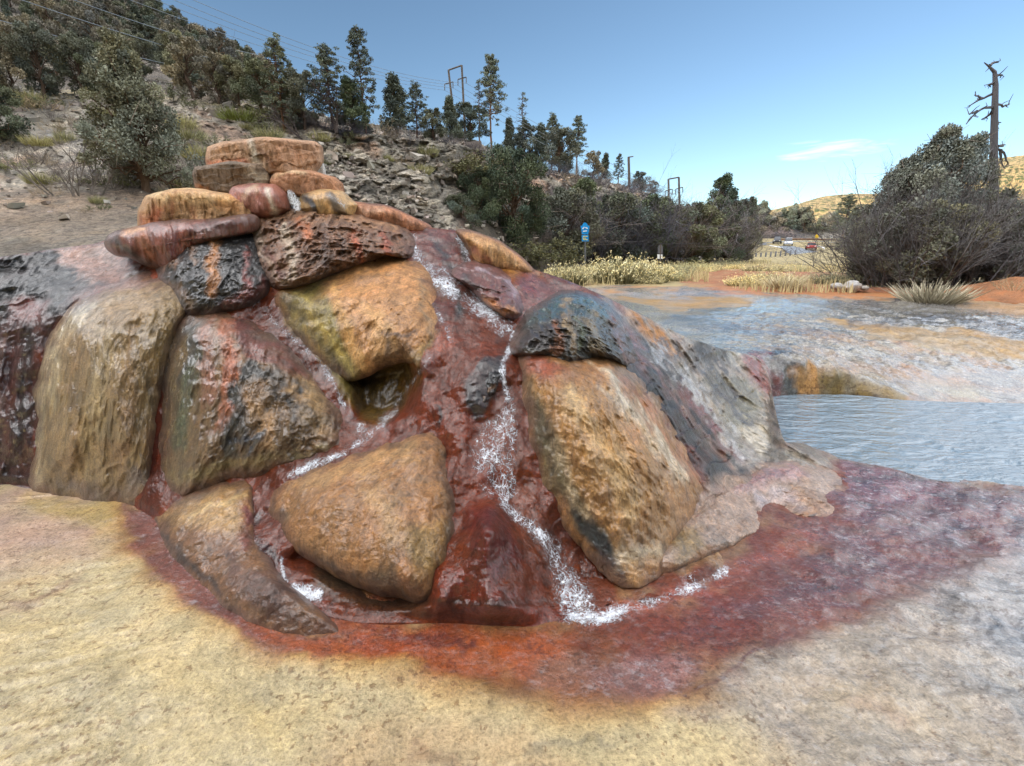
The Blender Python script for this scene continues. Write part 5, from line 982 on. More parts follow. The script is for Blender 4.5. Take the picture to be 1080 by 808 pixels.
# --- ridge trees, each its own
RT = [(PIN[3], 'pine_tree', 'twisted dark pine with rounded open crown, first on the ridge above the top slab', 300, 138, 86, 1.2), (JUN[0], 'juniper_tree', 'dark juniper between the two open crowned pines on the ridge above the mound', 322, 138, 60, 1.1),
      (PIN[3], 'pine_tree', 'broad dark pine on the ridge just left of the bare topped tree', 352, 140, 80, 1.3), (PIN[1], 'pine_tree', 'tall thin pine with a bent bare top, tallest left of the pylon', 386, 142, 100, 1.), (JUN[3], 'juniper_tree', 'dense dark juniper at the foot of the bare topped pine on the ridge', 372, 142, 58, 1.2),
      (CON[1], 'conifer', 'pointed conifer right of the bare topped pine on the ridge', 419, 144, 62, 1.3), (PIN[3], 'pine_tree', 'small round headed pine midway between the bare topped pine and the power poles', 440, 146, 52, 1.3), (CON[2], 'conifer', 'low dark conifer on the ridge left of the tall power poles', 457, 149, 34, 1.5),
      (CON[1], 'conifer', 'dark conifer standing against the left leg of the tall power poles', 476, 150, 46, 1.2), (JUN[1], 'juniper_tree', 'bushy dark juniper right behind the tall power poles', 497, 154, 44, 1.2), (PIN[0], 'pine_tree', 'tallest ridge pine with tufted crown and clear trunk right of the power poles', 518, 158, 88, 1.1),
      (PIN[2], 'pine_tree', 'thin half dead pine behind the tufted ridge pine, to its left', 506, 152, 60, 1.), (CON[0], 'conifer', 'narrow conifer right of the tufted ridge pine', 537, 166, 40, 1.2), (PIN[2], 'pine_tree', 'bare grey pine with short branches, second tall one right of the power poles', 551, 166, 62, 1.), (CON[2], 'conifer', 'dark bushy conifer below the bare grey pine', 553, 172, 42, 1.4),
      (CON[1], 'conifer', 'dark conifer just right of the bare grey pine', 571, 176, 44, 1.2), (PIN[3], 'pine_tree', 'wide topped pine on the ridge above the green junipers', 582, 178, 52, 1.2), (JUN[0], 'juniper_tree', 'large grey green juniper at the ridge edge above the ledges', 590, 184, 48, 1.2), (PIN[0], 'pine_tree', 'slim pine with flat layered branches at the right of the ridge group', 608, 184, 56, 1.2),
      (CON[3], 'conifer', 'bush like conifer right of the slim layered pine', 624, 190, 30, 1.5), (CON[0], 'conifer', 'small pointed conifer near the single power pole, left of it', 638, 192, 30, 1.2), (PIN[1], 'pine_tree', 'small thin pine just left of the single power pole', 652, 196, 32, 1.2), (CON[2], 'conifer', 'small dark conifer just right of the single power pole', 674, 203, 22, 1.6), (CON[3], 'conifer', 'little bush like conifer on the pink cliff end', 686, 206, 16, 1.5)]
for kd, nm, lb, x, y, h, ws in RT: put(kd, nm, lb, 'tree', x, y, h*.96, None, ws*(.82 if kd in PIN else .95))
G4 = 'leafless shrubs along the cliff top'
for x in np.arange(320, 690, 11):
    y = float(np.interp(x, HXS, HC[4][0]))+rs.uniform(-2, 8); put(rs.choice(THK+SML[:2]), 'cliff_top_shrub', 'small leafless grey shrub along the top edge of the cliff', 'shrub', x+rs.uniform(-4, 4), y, rs.uniform(11, 24), None, rs.uniform(1., 1.6), G4)
G5 = 'small shrubs dotted over the pale stony slope'
for k in range(120):
    x = rs.uniform(-60, 330); y = rs.uniform(104, 245)
    if x > 200 and y > 175: continue
    if x < 100 and y > 215 and rs.random() < .6: continue
    put(rs.choice(SML), 'slope_shrub', 'low scrubby grey brush dotted over the pale stony slope left of the mound', 'shrub', x, max(y, float(np.interp(x, HXS, HC[4][0]))+2), rs.uniform(6, 20), None, rs.uniform(1., 1.7), G5)
G6 = 'brush on the cliff ledges'
for k in range(40):
    x = rs.uniform(330, 690); y = float(np.interp(x, HXS, HC[4][0]))+rs.uniform(8, 45); put(rs.choice(SML), 'ledge_shrub', 'small dry shrub rooted in the cracks of the grey cliff', 'shrub', x, y, rs.uniform(5, 15), None, rs.uniform(1, 1.5), G6)
# --- green junipers below the cliff
put(JDARK, 'juniper_tree', 'broad dense green juniper below the cliff, its foot hidden by the ochre skyline rock', 'tree', 540, 262, 102, 23, .95)
put(JDARK, 'juniper_tree', 'darker green juniper left of the broad one, closest to the cliff', 'tree', 506, 256, 78, 22, .85, rot=2.)
put(JUN[1], 'juniper_tree', 'low dark juniper in the corner between cliff and ochre rock', 'tree', 488, 250, 44, 20, 1.1)
put(THL, 'russet_bush', 'russet brown bush high against the cliff above the green junipers', 'bush', 490, 196, 34, 23, 1.7)
put(THL, 'dull_green_bush', 'low olive bush on the bank right of the broad green juniper', 'bush', 576, 283, 34, 22, 1.6)
G7 = 'tall leafless thickets behind the pale grass'
for i, (x, y, h, ws, Y) in enumerate([(590, 276, 84, .9, 27), (612, 280, 92, .8, 30), (634, 280, 86, .9, 31), (656, 280, 82, .8, 33), (676, 280, 88, .8, 34), (700, 280, 80, .9, 36), (722, 280, 84, .9, 38), (746, 279, 70, 1., 41), (768, 279, 66, 1., 43), (602, 262, 62, 1., 34), (645, 262, 70, 1., 38), (690, 266, 66, .9, 42), (735, 268, 56, 1., 46), (585, 250, 50, 1.1, 30), (622, 240, 40, 1.2, 40), (668, 244, 44, 1.2, 44)]):
    put(rs.choice(THK), 'bare_thicket', 'tall tangled leafless grey thicket between the green junipers and the road', 'thicket', x, y, h, Y, ws*rs.uniform(1.2, 1.5), G7)
G8 = 'junipers among the leafless thickets'
for x, y, h, Y in [(596, 276, 74, 26), (612, 272, 80, 31), (648, 281, 74, 30), (684, 280, 72, 33), (696, 276, 66, 36), (728, 280, 64, 35), (744, 278, 56, 40), (764, 279, 54, 40), (776, 277, 46, 44), (605, 252, 50, 36), (652, 256, 50, 42), (628, 282, 66, 33), (662, 270, 62, 38), (710, 276, 58, 40), (640, 276, 56, 34)]:
    put(rs.choice(JUN[:3]), 'thicket_juniper', 'dull green juniper half hidden among the leafless thickets', 'tree', x, y, h, Y, 1.2, G8)
# --- woods right of the ridge, toward the road
put(JUN[3], 'juniper_tree', 'tall dark double topped conifer left of the road, highest of the valley trees', 'tree', 757, 246, 60, 62, 1.1)
put(JUN[3], 'juniper_tree', 'second dark conifer leaning on the highest valley tree, on its right', 'tree', 768, 248, 48, 60, 1.1)
G9 = 'conifers of the wood left of the road'
for k in range(60):
    x = rs.uniform(700, 850); Y = rs.uniform(75, 150); y = 250+rs.uniform(-4, 8); put(rs.choice(CON), 'valley_conifer', 'dark conifer of the wood beyond the thickets on the left of the road', 'tree', x, y, (rs.uniform(24, 42)-(4 if x < 740 else 0))*(1 if x < 800 else .8), rs.uniform(186, 200) if x > 795 else Y, rs.uniform(.9, 1.4), G9)
G9b = 'conifers beyond the bend of the road'
for k in range(34):
    x = rs.uniform(850, 1000); y = 249+rs.uniform(-3, 5); put(rs.choice(CON), 'roadside_conifer', 'dark low conifer in the row beyond the bend of the road', 'tree', x, y, rs.uniform(14, 24), rs.uniform(180, 260), rs.uniform(1., 1.5), G9b)
put(PIN[3], 'pine_tree', 'dark flat topped pine against the sunlit far hill', 'tree', 888, 250, 40, 150, 1.5)
put(CON[2], 'conifer', 'broad dark conifer beside the flat topped pine, to its right', 'tree', 903, 250, 30, 140, 1.6)
G10 = 'leafless thickets along the road'
for x, y, h, Y in [(824, 253, 13, 178), (838, 252.5, 11, 178), (812, 254, 14, 178), (918, 268, 34, 60), (924, 272, 42, 50), (930, 268, 50, 55)]:
    put(rs.choice(THK), 'roadside_thicket', 'leafless brown thicket along the edge of the curving road', 'thicket', x, y, h, Y, rs.uniform(1.4, 1.9), G10)
# --- right hand trees behind the terrace
put(JRIGHT, 'juniper_tree', 'largest dark juniper at the right, its top above the bare thickets', 'tree', 960, 302, 158, 17.5, .85)
put(JRIGHT, 'juniper_tree', 'dark upright juniper joined to the right side of the tallest right hand juniper', 'tree', 990, 302, 150, 18.2, .8, rot=4.)
put(JRIGHT, 'juniper_tree', 'dark juniper standing against the left flank of the largest right hand juniper', 'tree', 932, 302, 130, 18., .8, rot=3.)
put(JRIGHT, 'juniper_tree', 'dark juniper at the right edge behind the orange dirt mound', 'tree', 1074, 300, 98, 18.5, 1.2, rot=1.)
put(JUN[1], 'juniper_tree', 'lower dark juniper between the two big ones at the right', 'tree', 1022, 302, 100, 19, 1.3)
put(JUN[0], 'juniper_tree', 'dark juniper low on the left side of the largest right hand juniper', 'tree', 932, 300, 92, 18.5, 1.2)
for x, y, h, Y, lb in [(915, 303, 70, 16.8, 'small grey green juniper at the left end of the right hand thickets'), (950, 304, 88, 14.9, 'grey green juniper showing through the front of the right hand thickets'), (1000, 304, 84, 15, 'grey green juniper low in the middle of the right hand thickets'), (1046, 304, 80, 15.2, 'grey green juniper in the thickets straight below the dead snag')]:
    put(JUN[0], 'juniper_tree', lb, 'tree', x, y, h, Y, 1.1)
G11 = 'leafless thickets in front of the right hand junipers'
for x, y, h, ws, Y in [(930, 302, 84, .5, 17), (942, 304, 118, .7, 15.5), (958, 304, 132, 1., 15), (985, 304, 130, .95, 15), (1008, 304, 112, 1.1, 15.5), (1034, 304, 104, 1., 15.5), (1058, 304, 102, 1.1, 16), (1085, 304, 104, 1.1, 16), (1110, 304, 104, 1.1, 16), (930, 300, 110, 1., 19), (972, 303, 120, 1., 16.5), (1022, 303, 104, 1., 17), (1070, 303, 100, 1.2, 17)]:
    put(rs.choice(THB+[THK[3]]), 'bare_thicket', 'tall leafless thicket in front of the dark junipers at the right', 'thicket', x, y, h, Y, ws*1.1, G11)
# --- rabbitbrush and straw on the flat
G12 = 'rabbitbrush along the far side of the terrace'
for x, y, h, Y, ws, lb in [(655, 300, 32, 17.5, 1.35, 'biggest round cream tipped brush in front of the grey thickets'), (600, 300, 24, 16.5, 1.1, 'bright yellowish brush just right of the mound skyline'), (682, 300, 27, 18, 1.2, 'grey green brush joined to the right side of the biggest round brush')]:
    put(RAB[0], 'rabbitbrush', lb, 'bush', x, y, h, Y, ws)
for k in range(46):
    x = rs.uniform(575, 900); Y = rs.uniform(16, 34); y = float(PY(x, Y, .5)); h = rs.uniform(.32, .8)/Y*F
    if 730 < x < 900 and 18 < Y < 26: continue
    put(rs.choice(RAB), 'rabbitbrush', 'pale grey green brush clump on the flat between the terrace and the road', 'bush', x, y, h, Y, rs.uniform(1.1, 1.6), G12, dz=-.14)
rg = np.random.default_rng(77); m = MB(); n = 26000
Yg = rg.uniform(13.5, 60, n); pg = rg.uniform(560, 930, n); z0 = np.where(Yg > 30, .5, .47)
w0 = P(pg, 404, Yg); w0[:, 2] = z0-.02; keep = fbm(w0*np.array([1, 1, 0]), .35, 3, 3) > -.12; keep &= ~((pg > 735) & (Yg > 17) & (Yg < 25)); keep &= ~((pg > 795) & (Yg > 38)); w0 = w0[keep]; n = len(w0); Yk = Yg[keep]
sd = rg.normal(size=(n, 3)); sd[:, 2] = 0; sd /= np.linalg.norm(sd, axis=1, keepdims=True); hh = rg.uniform(.08, .42, n)[:, None]; tip = w0+np.array([0, 0, 1.])*hh+rg.normal(size=(n, 3))*.1*hh; wd = .008+.0006*Yk[:, None]
m.quads(np.stack([w0-sd*wd, w0+sd*wd, tip+sd*wd*.3, tip-sd*wd*.3], 1), np.clip(S(186, 172, 128)*rg.uniform(.6, 1.25, n)[:, None], 0, 1))
o = bpy.data.objects.new('dry_grass', m.mesh('dry_grass', M['bark'])); C.objects.link(o); tag(o, 'pale straw coloured dry grass over the flat behind the terrace', 'grass', kind='stuff')
put(STR[1], 'dry_tussock', 'pale grey tuft of dead twigs lying at the terrace edge before the right thickets', 'tussock', 982, 318, 26, 11.6, 1.6)
put(SML[1], 'dry_tussock', 'thin brown tuft on the crest of the orange dirt mound', 'tussock', 1070, 306, 20, 11.4, 1.2)
put(STR[1], 'dry_tussock', 'whitish dead tussock between the red bare patch and the terrace', 'tussock', 826, 303, 16, 14.5, 1.7)
# dead snag
def snag():
    rg = np.random.default_rng(4); m = MB(); k = 22./495/1.0; root = P(1047, 250, 21.)
    def q(x, y, dy=0.): return P(x, y, 21.+dy)-root
    col = S(104, 102, 102, .8)
    pts = np.array([q(1048, 262), q(1048, 200), q(1048, 160), q(1049, 120), q(1050, 90), q(1049, 76), q(1043, 70), q(1038, 66)]); m.tube(pts, [.17, .15, .13, .11, .09, .065, .035, .015], col, 10)
    t = m.mesh('trunk', M['bark']); m2 = MB()
    for c in [[(1043, 70, 0), (1048, 66, .2), (1052, 66, .2)], [(1048, 98, 0), (1040, 102, .3), (1030, 107, .5), (1022, 112, .5)], [(1036, 104, .4), (1028, 100, .5)], [(1047, 112, 0), (1036, 114, -.4), (1024, 124, -.6), (1019, 131, -.6)], [(1030, 118, -.5), (1022, 120, -.6)], [(1049, 110, 0), (1058, 112, .3), (1065, 110, .4)], [(1051, 80, 0), (1057, 79, .2)],
              [(1046, 118, 0), (1040, 124, .3), (1036, 126, .3)], [(1047, 155, 0), (1036, 154, .3), (1026, 158, .5), (1018, 163, .6)], [(1046, 158, 0), (1038, 165, -.3), (1036, 178, -.4), (1030, 190, -.3)], [(1042, 160, -.1), (1034, 172, -.1), (1030, 176, 0)], [(1050, 156, 0), (1058, 160, .3), (1062, 170, .3), (1064, 174, .3)], [(1052, 154, 0), (1060, 153, .4)], [(1055, 158, 0), (1056, 170, .2), (1060, 178, .2)], [(1047, 140, 0), (1042, 142, .2)], [(1050, 128, 0), (1054, 130, .2)], [(1047, 88, 0), (1042, 90, .3)]]:
        a = catmull([tuple(q(x, y, d)) for x, y, d in c], 14, closed=False) if False else np.array([q(x, y, d) for x, y, d in c])
        tt = np.linspace(0, len(a)-1, 9); b = np.stack([np.interp(tt, np.arange(len(a)), a[:, i]) for i in range(3)], 1)+rg.normal(size=(9, 3))*.015; m2.tube(b, np.linspace(.055, .018, 9), col*.85, 5)
        for j in (3, 5, 7): e = b[j]+rg.normal(size=3)*.13; m2.tube(np.array([b[j], (b[j]+e)/2+rg.normal(size=3)*.05, e]), [.025, .018, .008], col*.8, 3)
    r = empty('dead_snag', root, 'tall dead grey snag with broken branches and hooked top, standing behind the right thickets', 'dead tree')
    for nm, me in (('trunk', t), ('branches', m2.mesh('branches', M['bark']))): o = bpy.data.objects.new(nm, me); C.objects.link(o); o.parent = r
snag()
# leaning dead tree on the ridge edge
put(thicket(71, S(70, 62, 58), stems=5, depth=4, w=.5, thick=.022), 'leaning_dead_tree', 'dark leaning leafless tree at the cliff edge above the top slab', 'tree', 340, 146, 62, None, 1.1, lean=-.5)
# ------------------------------------------------------------------ orange dirt, rocks
def hump(name, label, px, Y, rx, ry, h, z0, mat, seed, col):
    c = P(px, 404, Y); n = 70; m_ = 40; a = np.linspace(0, 2*math.pi, n, endpoint=False); r = np.linspace(0, 1, m_)[:, None]
    x = r*np.cos(a)*rx; y = r*np.sin(a)*ry; z = h*(1-r**2)**1.2+np.zeros_like(x); W = np.stack([c[0]+x, Y+y, z0+z], -1)
    W[..., 2] += (.12*h*fbm(W, 1.2, 4, seed)+.05*h*ridged(W, 3, 3, seed+1))*(1-r**4); W[-1, :, 2] = z0-.3; W[..., 0] += .2*fbm(W, .8, 3, seed+4)
    return mesh_from(name, W.reshape(-1, 3), grid_faces(m_, n, wrap=True), mat, col=np.tile([*col, .0], (W.size//3, 1)), origin=(c[0], Y, z0))
M['dirt'] = mineral('loose_dirt', .8, streak=(1, 1, 1), bump=1.2, var=.2, drybase=.95)
tag(hump('dirt_mound', '', 1085, 12.6, 3.1, 1.9, .55, .38, M['dirt'], 3, S(150, 100, 62)), 'smooth orange dirt mound at the right edge in front of the junipers', 'dirt mound', kind='structure')
tag(hump('dirt_mound', '', 1010, 12.8, 2.4, .9, .14, .4, M['dirt'], 6, S(140, 94, 62)), 'low orange earth bank at the far edge of the terrace', 'dirt mound', kind='structure')
tag(hump('dirt_mound', '', 880, 15., 3.2, .8, .1, .42, M['dirt'], 9, S(144, 92, 58)), 'thin red orange earth bank beyond the terrace in front of the dry grass', 'dirt mound', kind='structure')
M['stone'] = mineral('pale_stone', 1., bump=1., var=.25, drybase=.9)
for px, py, rp, lb, sd_ in [(882, 302, 6, 'smaller grey white stone, left one of two at the terrace edge', 1), (899, 302, 9, 'larger white stone, right one of two at the terrace edge', 2), (912, 304, 4, 'little pale stone right of the larger white stone', 3)]:
    Y = 14.2; c = P(px, py, Y); k = Y/F; a = np.linspace(0, 2*math.pi, 30, endpoint=False); b = np.linspace(-math.pi/2, math.pi/2, 18)[:, None]
    W = np.stack([np.cos(b)*np.cos(a), np.cos(b)*np.sin(a)*.8, np.sin(b)*.62+0*a], -1)*rp*k; W = W*(1+.25*fbm(W+sd_, 5, 3, sd_))[..., None]+c
    tag(mesh_from('stone', W.reshape(-1, 3), grid_faces(18, 30, wrap=True), M['stone'], col=np.tile([*S(176, 176, 176), .1], (540, 1)), origin=c), lb, 'stone')
# ------------------------------------------------------------------ power line
M['wood'] = simple('weathered_pole', S(96, 88, 80), .9, .25, 3); M['metal'] = simple('dull_metal', S(110, 112, 116), .5, .1, 5, metal=.6); M['wire'] = simple('wire', S(120, 130, 140), .6, 0)
def tube_mesh(paths, col=None, k=6):
    m = MB()
    for p, r in paths: m.tube(np.array(p, float), r, (1, 1, 1), k)
    return m
def part(name, mb, mat, parent): 
    o = mb.mesh(name, mat, smooth=True); ob = bpy.data.objects.new(name, o); C.objects.link(ob); ob.parent = parent; return ob
ends = []
def hframe(label, a0, a1, b0, b1, Y, arm=True):
    base = P((a0[0]+b0[0])/2, (a0[1]+b0[1])/2, Y); r = empty('power_pylon', base, label, 'utility pole', 'twin pole power pylons' if False else None)
    def q(x, y): return P(x, y, Y)-base
    rad = Y*.0019
    for p0, p1 in ((a0, a1), (b0, b1)): part('pole', tube_mesh([([q(*p0), q(*p1)], [rad*1.25, rad])], k=8), M['wood'], r)
    part('crossbar', tube_mesh([([q(*a1), q(*b1)], [rad*.7, rad*.7])]), M['wood'], r)
    H = (a0[1]-a1[1]); s = H/75.
    for (x, y) in ((a1[0], a1[1]), (b1[0], b1[1])):
        yy = y+17*s; yb = yy+9*s
        arm_ = part('arm', tube_mesh([([q(x-5*s, yy+1.5*s), q(x+6*s, yy-1.5*s)], [rad*.5]*2)]), M['wood'], r)
        for xx, y2 in ((x-5*s, yy+1.5*s), (x+6*s, yy-1.5*s)):
            part('insulator', tube_mesh([([q(xx, y2), q(xx, y2+8*s)], [rad*.45]*2)]), M['metal'], r); ends.append(P(xx, y2+8*s, Y))
    return r
hframe('tall twin pole power pylon with crossbar on the ridge above the cliff', (480, 134), (473, 74), (491, 152), (487, 69), 33.)
hframe('distant small twin pole power pylon beyond the pink cliff end', (706, 240), (705, 189), (717, 240), (716, 187), 120.)
r = empty('utility_pole', P(665, 243, 52.), 'single wooden power pole with a short arm, standing among thickets by the pink cliff', 'utility pole'); b_ = P(665, 243, 52.)
part('pole', tube_mesh([([P(665, 243, 52.)-b_, P(663, 166, 52.)-b_], [.16, .12])], k=8), M['wood'], r); part('arm', tube_mesh([([P(662, 166, 52.)-b_, P(668, 165, 52.)-b_], [.06, .05])]), M['wood'], r)
src = [(-60, -110), (-40, -98), (-20, -86), (0, -72)]
for i in range(4):
    a = P([(60, -62), (100, -50), (140, -36), (170, -22)][i][0], [(60, -62), (100, -50), (140, -36), (170, -22)][i][1], 20.) if False else P([60, 110, 150, 190][i], [-30, -22, -14, -6][i], 17.)
    b = ends[i]; c = ends[4+i]; t = np.linspace(0, 1, 30)[:, None]; A = a*(1-t)+b*t; A[:, 2:] -= (4*t*(1-t))*.5
    B = b*(1-t)+c*t; B[:, 2:] -= (4*t*(1-t))*.9; pts = np.concatenate([A, B[1:]])
    rad = np.r_[np.full(30, .008), np.linspace(.01, .045, 29)]
    me = tube_mesh([(pts-pts[0], rad)], k=4).mesh('power_line', M['wire'], smooth=True); o = bpy.data.objects.new('power_line', me); C.objects.link(o); o.location = pts[0].tolist()
    tag(o, 'thin power line running from the upper left over the ridge to the twin pole pylons', 'power line', 'power lines strung over the left hill')
for i in range(3):
    a = P([-40, -40, -40][i], [-45, -22, 10][i], 20.); b = P([300, 330, 350][i], [62, 82, 96][i], 44.); t = np.linspace(0, 1, 24)[:, None]; A = a*(1-t)+b*t; A[:, 2:] -= 4*t*(1-t)*.5
    me = tube_mesh([(A-A[0], np.linspace(.012, .02, 24))], k=4).mesh('power_line', M['wire'], smooth=True); o = bpy.data.objects.new('power_line', me); C.objects.link(o); o.location = A[0].tolist()
    tag(o, 'pale power line crossing in front of the dark wood of the upper left hill', 'power line', 'power lines crossing the wooded hill')
# ------------------------------------------------------------------ signs
def flat(name, pts, Y, th, mat, parent, base):
    """extruded flat shape from its outline"""
    n = len(pts); a = np.array([P(x, y, Y) for x, y in pts])-base; b = a+np.array([0, th, 0]); me = bpy.data.meshes.new(name)
    me.from_pydata(np.concatenate([a, b]).tolist(), [], [list(range(n)), list(range(2*n-1, n-1, -1))]+[[i, i+n, (i+1) % n+n, (i+1) % n] for i in range(n)]); me.update(); me.materials.append(mat)
    o = bpy.data.objects.new(name, me); C.objects.link(o); o.parent = parent; return o
M['blue'] = simple('blue_sign', S(28, 138, 205), .4, .03, 5); M['pale'] = simple('sign_white', S(225, 228, 226), .5, .03, 5); M['yel'] = simple('sign_yellow', S(235, 190, 20), .5, .03, 5); M['signgold'] = simple('sign_lettering', S(214, 206, 120), .5, .03, 5)
Ys = 19.; b_ = P(617, 296, Ys); r = empty('blue_road_sign', b_, 'tall blue sign, crown shaped panel over a square one, on a thin post', 'sign')
part('post', tube_mesh([([P(617.5, 296, Ys)-b_+np.array([0, .03, 0]), P(617, 238, Ys)-b_+np.array([0, .03, 0])], [.03, .03])]), M['metal'], r)
tp = flat('top_panel', [(613.8, 247), (612.4, 238.5), (614.3, 237.6), (615, 235.6), (617, 234.6), (619, 235.6), (619.8, 237.6), (621.8, 238.5), (620.6, 247)], Ys, .02, M['blue'], r, b_)
for s_ in ([(614.2, 241), (616, 239.2), (616.6, 240), (615, 242)], [(617.6, 239.4), (620, 240.6), (619.4, 241.6), (617.4, 240.4)], [(615, 243.4), (619, 243), (619, 244), (615, 244.6)]): flat('emblem', s_, Ys-.012, .01, M['pale'], tp, b_)
lp = flat('lower_panel', [(613.6, 247.8), (620.8, 247.8), (620.8, 254.6), (613.6, 254.6)], Ys, .02, M['blue'], r, b_)
for y0, y1, x0, x1 in ((249, 249.8, 615, 619.6), (250.8, 251.6, 614.6, 618), (252.4, 253.2, 615, 619.8)): flat('lettering', [(x0, y0), (x1, y0), (x1, y1), (x0, y1)], Ys-.012, .01, M['signgold'], lp, b_)
Ys = 24.; b_ = P(696.5, 285, Ys); r = empty('small_sign', b_, 'small white plate under a dark rounded head on a short post', 'sign')
part('post', tube_mesh([([P(696.3, 285, Ys)-b_+np.array([0, .04, 0]), P(696.6, 258, Ys)-b_+np.array([0, .04, 0])], [.05, .05])]), M['wood'], r)
flat('plate', [(693.4, 268.3), (698.9, 268.3), (698.9, 273), (693.4, 273)], Ys, .02, M['pale'], r, b_)
flat('head', [(693.8, 267.4), (693.8, 261.5), (694.8, 259), (696.6, 258), (698.4, 259), (699.2, 261.5), (699.2, 267.4)], Ys, .03, M['metal'], r, b_)
def small_sign(px, py, Y, mat, lb, shape, h=9.):
    b_ = P(px, py+h, Y); r = empty('road_sign', b_, lb, 'sign'); part('post', tube_mesh([([P(px, py+h, Y)-b_+np.array([0, .1, 0]), P(px, py-1, Y)-b_+np.array([0, .1, 0])], [.08, .08])]), M['metal'], r)
    flat('panel', [(px+a, py+b) for a, b in shape], Y, .05, mat, r, b_)
dia = [(0, -2.4), (2.3, 0), (0, 2.4), (-2.3, 0)]; rect = [(-1.6, -1.8), (1.6, -1.8), (1.6, 1.6), (-1.6, 1.6)]
small_sign(861.5, 249.5, 140, M['yel'], 'yellow diamond warning sign beyond the middle of the road bend', dia, 7)
small_sign(877, 249.8, 140, M['pale'], 'small white sign between the two yellow road signs', [(-1.8, -1.2), (1.8, -1.2), (1.6, .4), (0, 1.4), (-1.6, .4)], 7)
small_sign(889.6, 249.2, 120, M['yel'], 'yellow arrow sign at the right end of the road bend', [(-1.2, -2.6), (1.4, -1.2), (1.2, 2.8), (-.6, 2.2)], 8)
# ------------------------------------------------------------------ road
M['asphalt'] = simple('asphalt', S(112, 118, 124), .85, .1, .5); M['paintw'] = simple('road_paint', S(220, 222, 222), .6, .05, 2)
def strip(name, top, bot, mat, lift=.0, n=60):
    top = [(a, b, GY(b)*.995) for a, b, c in top]; bot = [(a, b, GY(b)*.995) for a, b, c in bot]
    t = catmull(np.array(top, float), n, closed=False); b = catmull(np.array(bot, float), n, closed=False); n = min(len(t), len(b))
    ti = np.linspace(0, len(t)-1, n).astype(int); bi = np.linspace(0, len(b)-1, n).astype(int); t = t[ti]; b = b[bi]
    rows = [P(t[:, 0]*(1-u)+b[:, 0]*u, t[:, 1]*(1-u)+b[:, 1]*u, t[:, 2]*(1-u)+b[:, 2]*u)+np.array([0, 0, lift]) for u in np.linspace(0, 1, 8)]
    W = np.array(rows); return mesh_from(name, W.reshape(-1, 3), grid_faces(8, W.shape[1], flip=True), mat)
def GY(py):
    t = (277-py)/11.; return 1/((1-t)/42.+t/95.) if py > 266 else (lambda u: 1/((1-u)/95.+u/175.))((266-py)/16.)
rt = [(800, 256.5, 118), (820, 254.8, 122), (850, 254.2, 124), (875, 255.2, 122), (893, 257.6, 110)]; rb = [(803, 258.2, 110), (822, 260.5, 92), (836, 268.5, 62), (862, 265.5, 72), (894, 259.4, 98)]
tag(strip('road', rt, rb, M['asphalt']), 'grey road curving through the valley beyond the dry grass', 'road', kind='structure')
tag(strip('edge_line', [(812, 258.9, 106.), (826, 261.3, 88), (836.5, 264.8, 70), (838, 268.2, 61)], [(811, 259.3, 105.), (825, 261.9, 87.), (835.2, 265.2, 69.5), (836.6, 268.6, 60.5)], M['paintw'], .05), 'white edge line on the inside of the road bend', 'road marking', kind='structure')
tag(strip('edge_line', [(850, 259.4, 92), (862, 259.4, 92), (869, 261.2, 84), (870, 263, 78)], [(850, 259.9, 91), (861, 259.9, 91), (867.5, 261.4, 83.5), (868.6, 263.2, 77.5)], M['paintw'], .05), 'white line curving across the right half of the road bend', 'road marking', kind='structure')
RY = GY(253.)*.98
rail = empty('guard_rail', P(850, 256, RY), 'rusty guard rail along the far edge of the road bend', 'guard rail'); b_ = P(850, 256, RY)
part('beam', tube_mesh([([P(x, y, RY)-b_ for x, y, D in [(822, 252.9, 125), (840, 252.3, 126), (862, 252.4, 126), (880, 253.4, 122), (892, 255.4, 112)]], [.22]*5)]), simple('rusty_rail', S(104, 72, 56), .8, .2, 2), rail)
for x, y, D in [(828, 253.6, 125), (840, 253.3, 126), (852, 253.2, 126), (864, 253.4, 126), (876, 254.2, 123), (888, 255.8, 116)]: part('post', tube_mesh([([P(x, y-.8, RY+.3)-b_, P(x, y+1.4, RY+.3)-b_], [.12, .12])]), M['wood'], rail)
Gp = 'dark stakes along the near side of the road'
for i, x in enumerate(np.arange(797, 843, 5.2)):
    y = 272-(x-797)*.09; b_ = P(x, y, 60.); ob = bpy.data.objects.new('roadside_stake', tube_mesh([([[0, 0, -.1], [0, 0, .52], [0, 0, .58]], [.1, .1, .03])]).mesh('roadside_stake', M['metal'], smooth=True)) if i == 0 else ob.copy()
    C.objects.link(ob); ob.location = b_.tolist(); tag(ob, 'short dark stake in the row along the near side of the road', 'stake', Gp)
M['white_paint'] = simple('white_car_paint', S(210, 214, 220), .3, .03, 2, spec=.5); M['dark_paint'] = simple('dark_car_paint', S(48, 52, 60), .3, .03, 2, spec=.5); M['red_paint'] = simple('red_car_paint', S(170, 52, 44), .35, .03, 2, spec=.5)
M['glass'] = simple('car_glass', S(40, 46, 54), .1, 0, 2, spec=.6); M['tyre'] = simple('tyre', S(24, 24, 26), .9, .1, 5); M['lampg'] = simple('headlight_glass', S(220, 222, 216), .2, 0, 2)
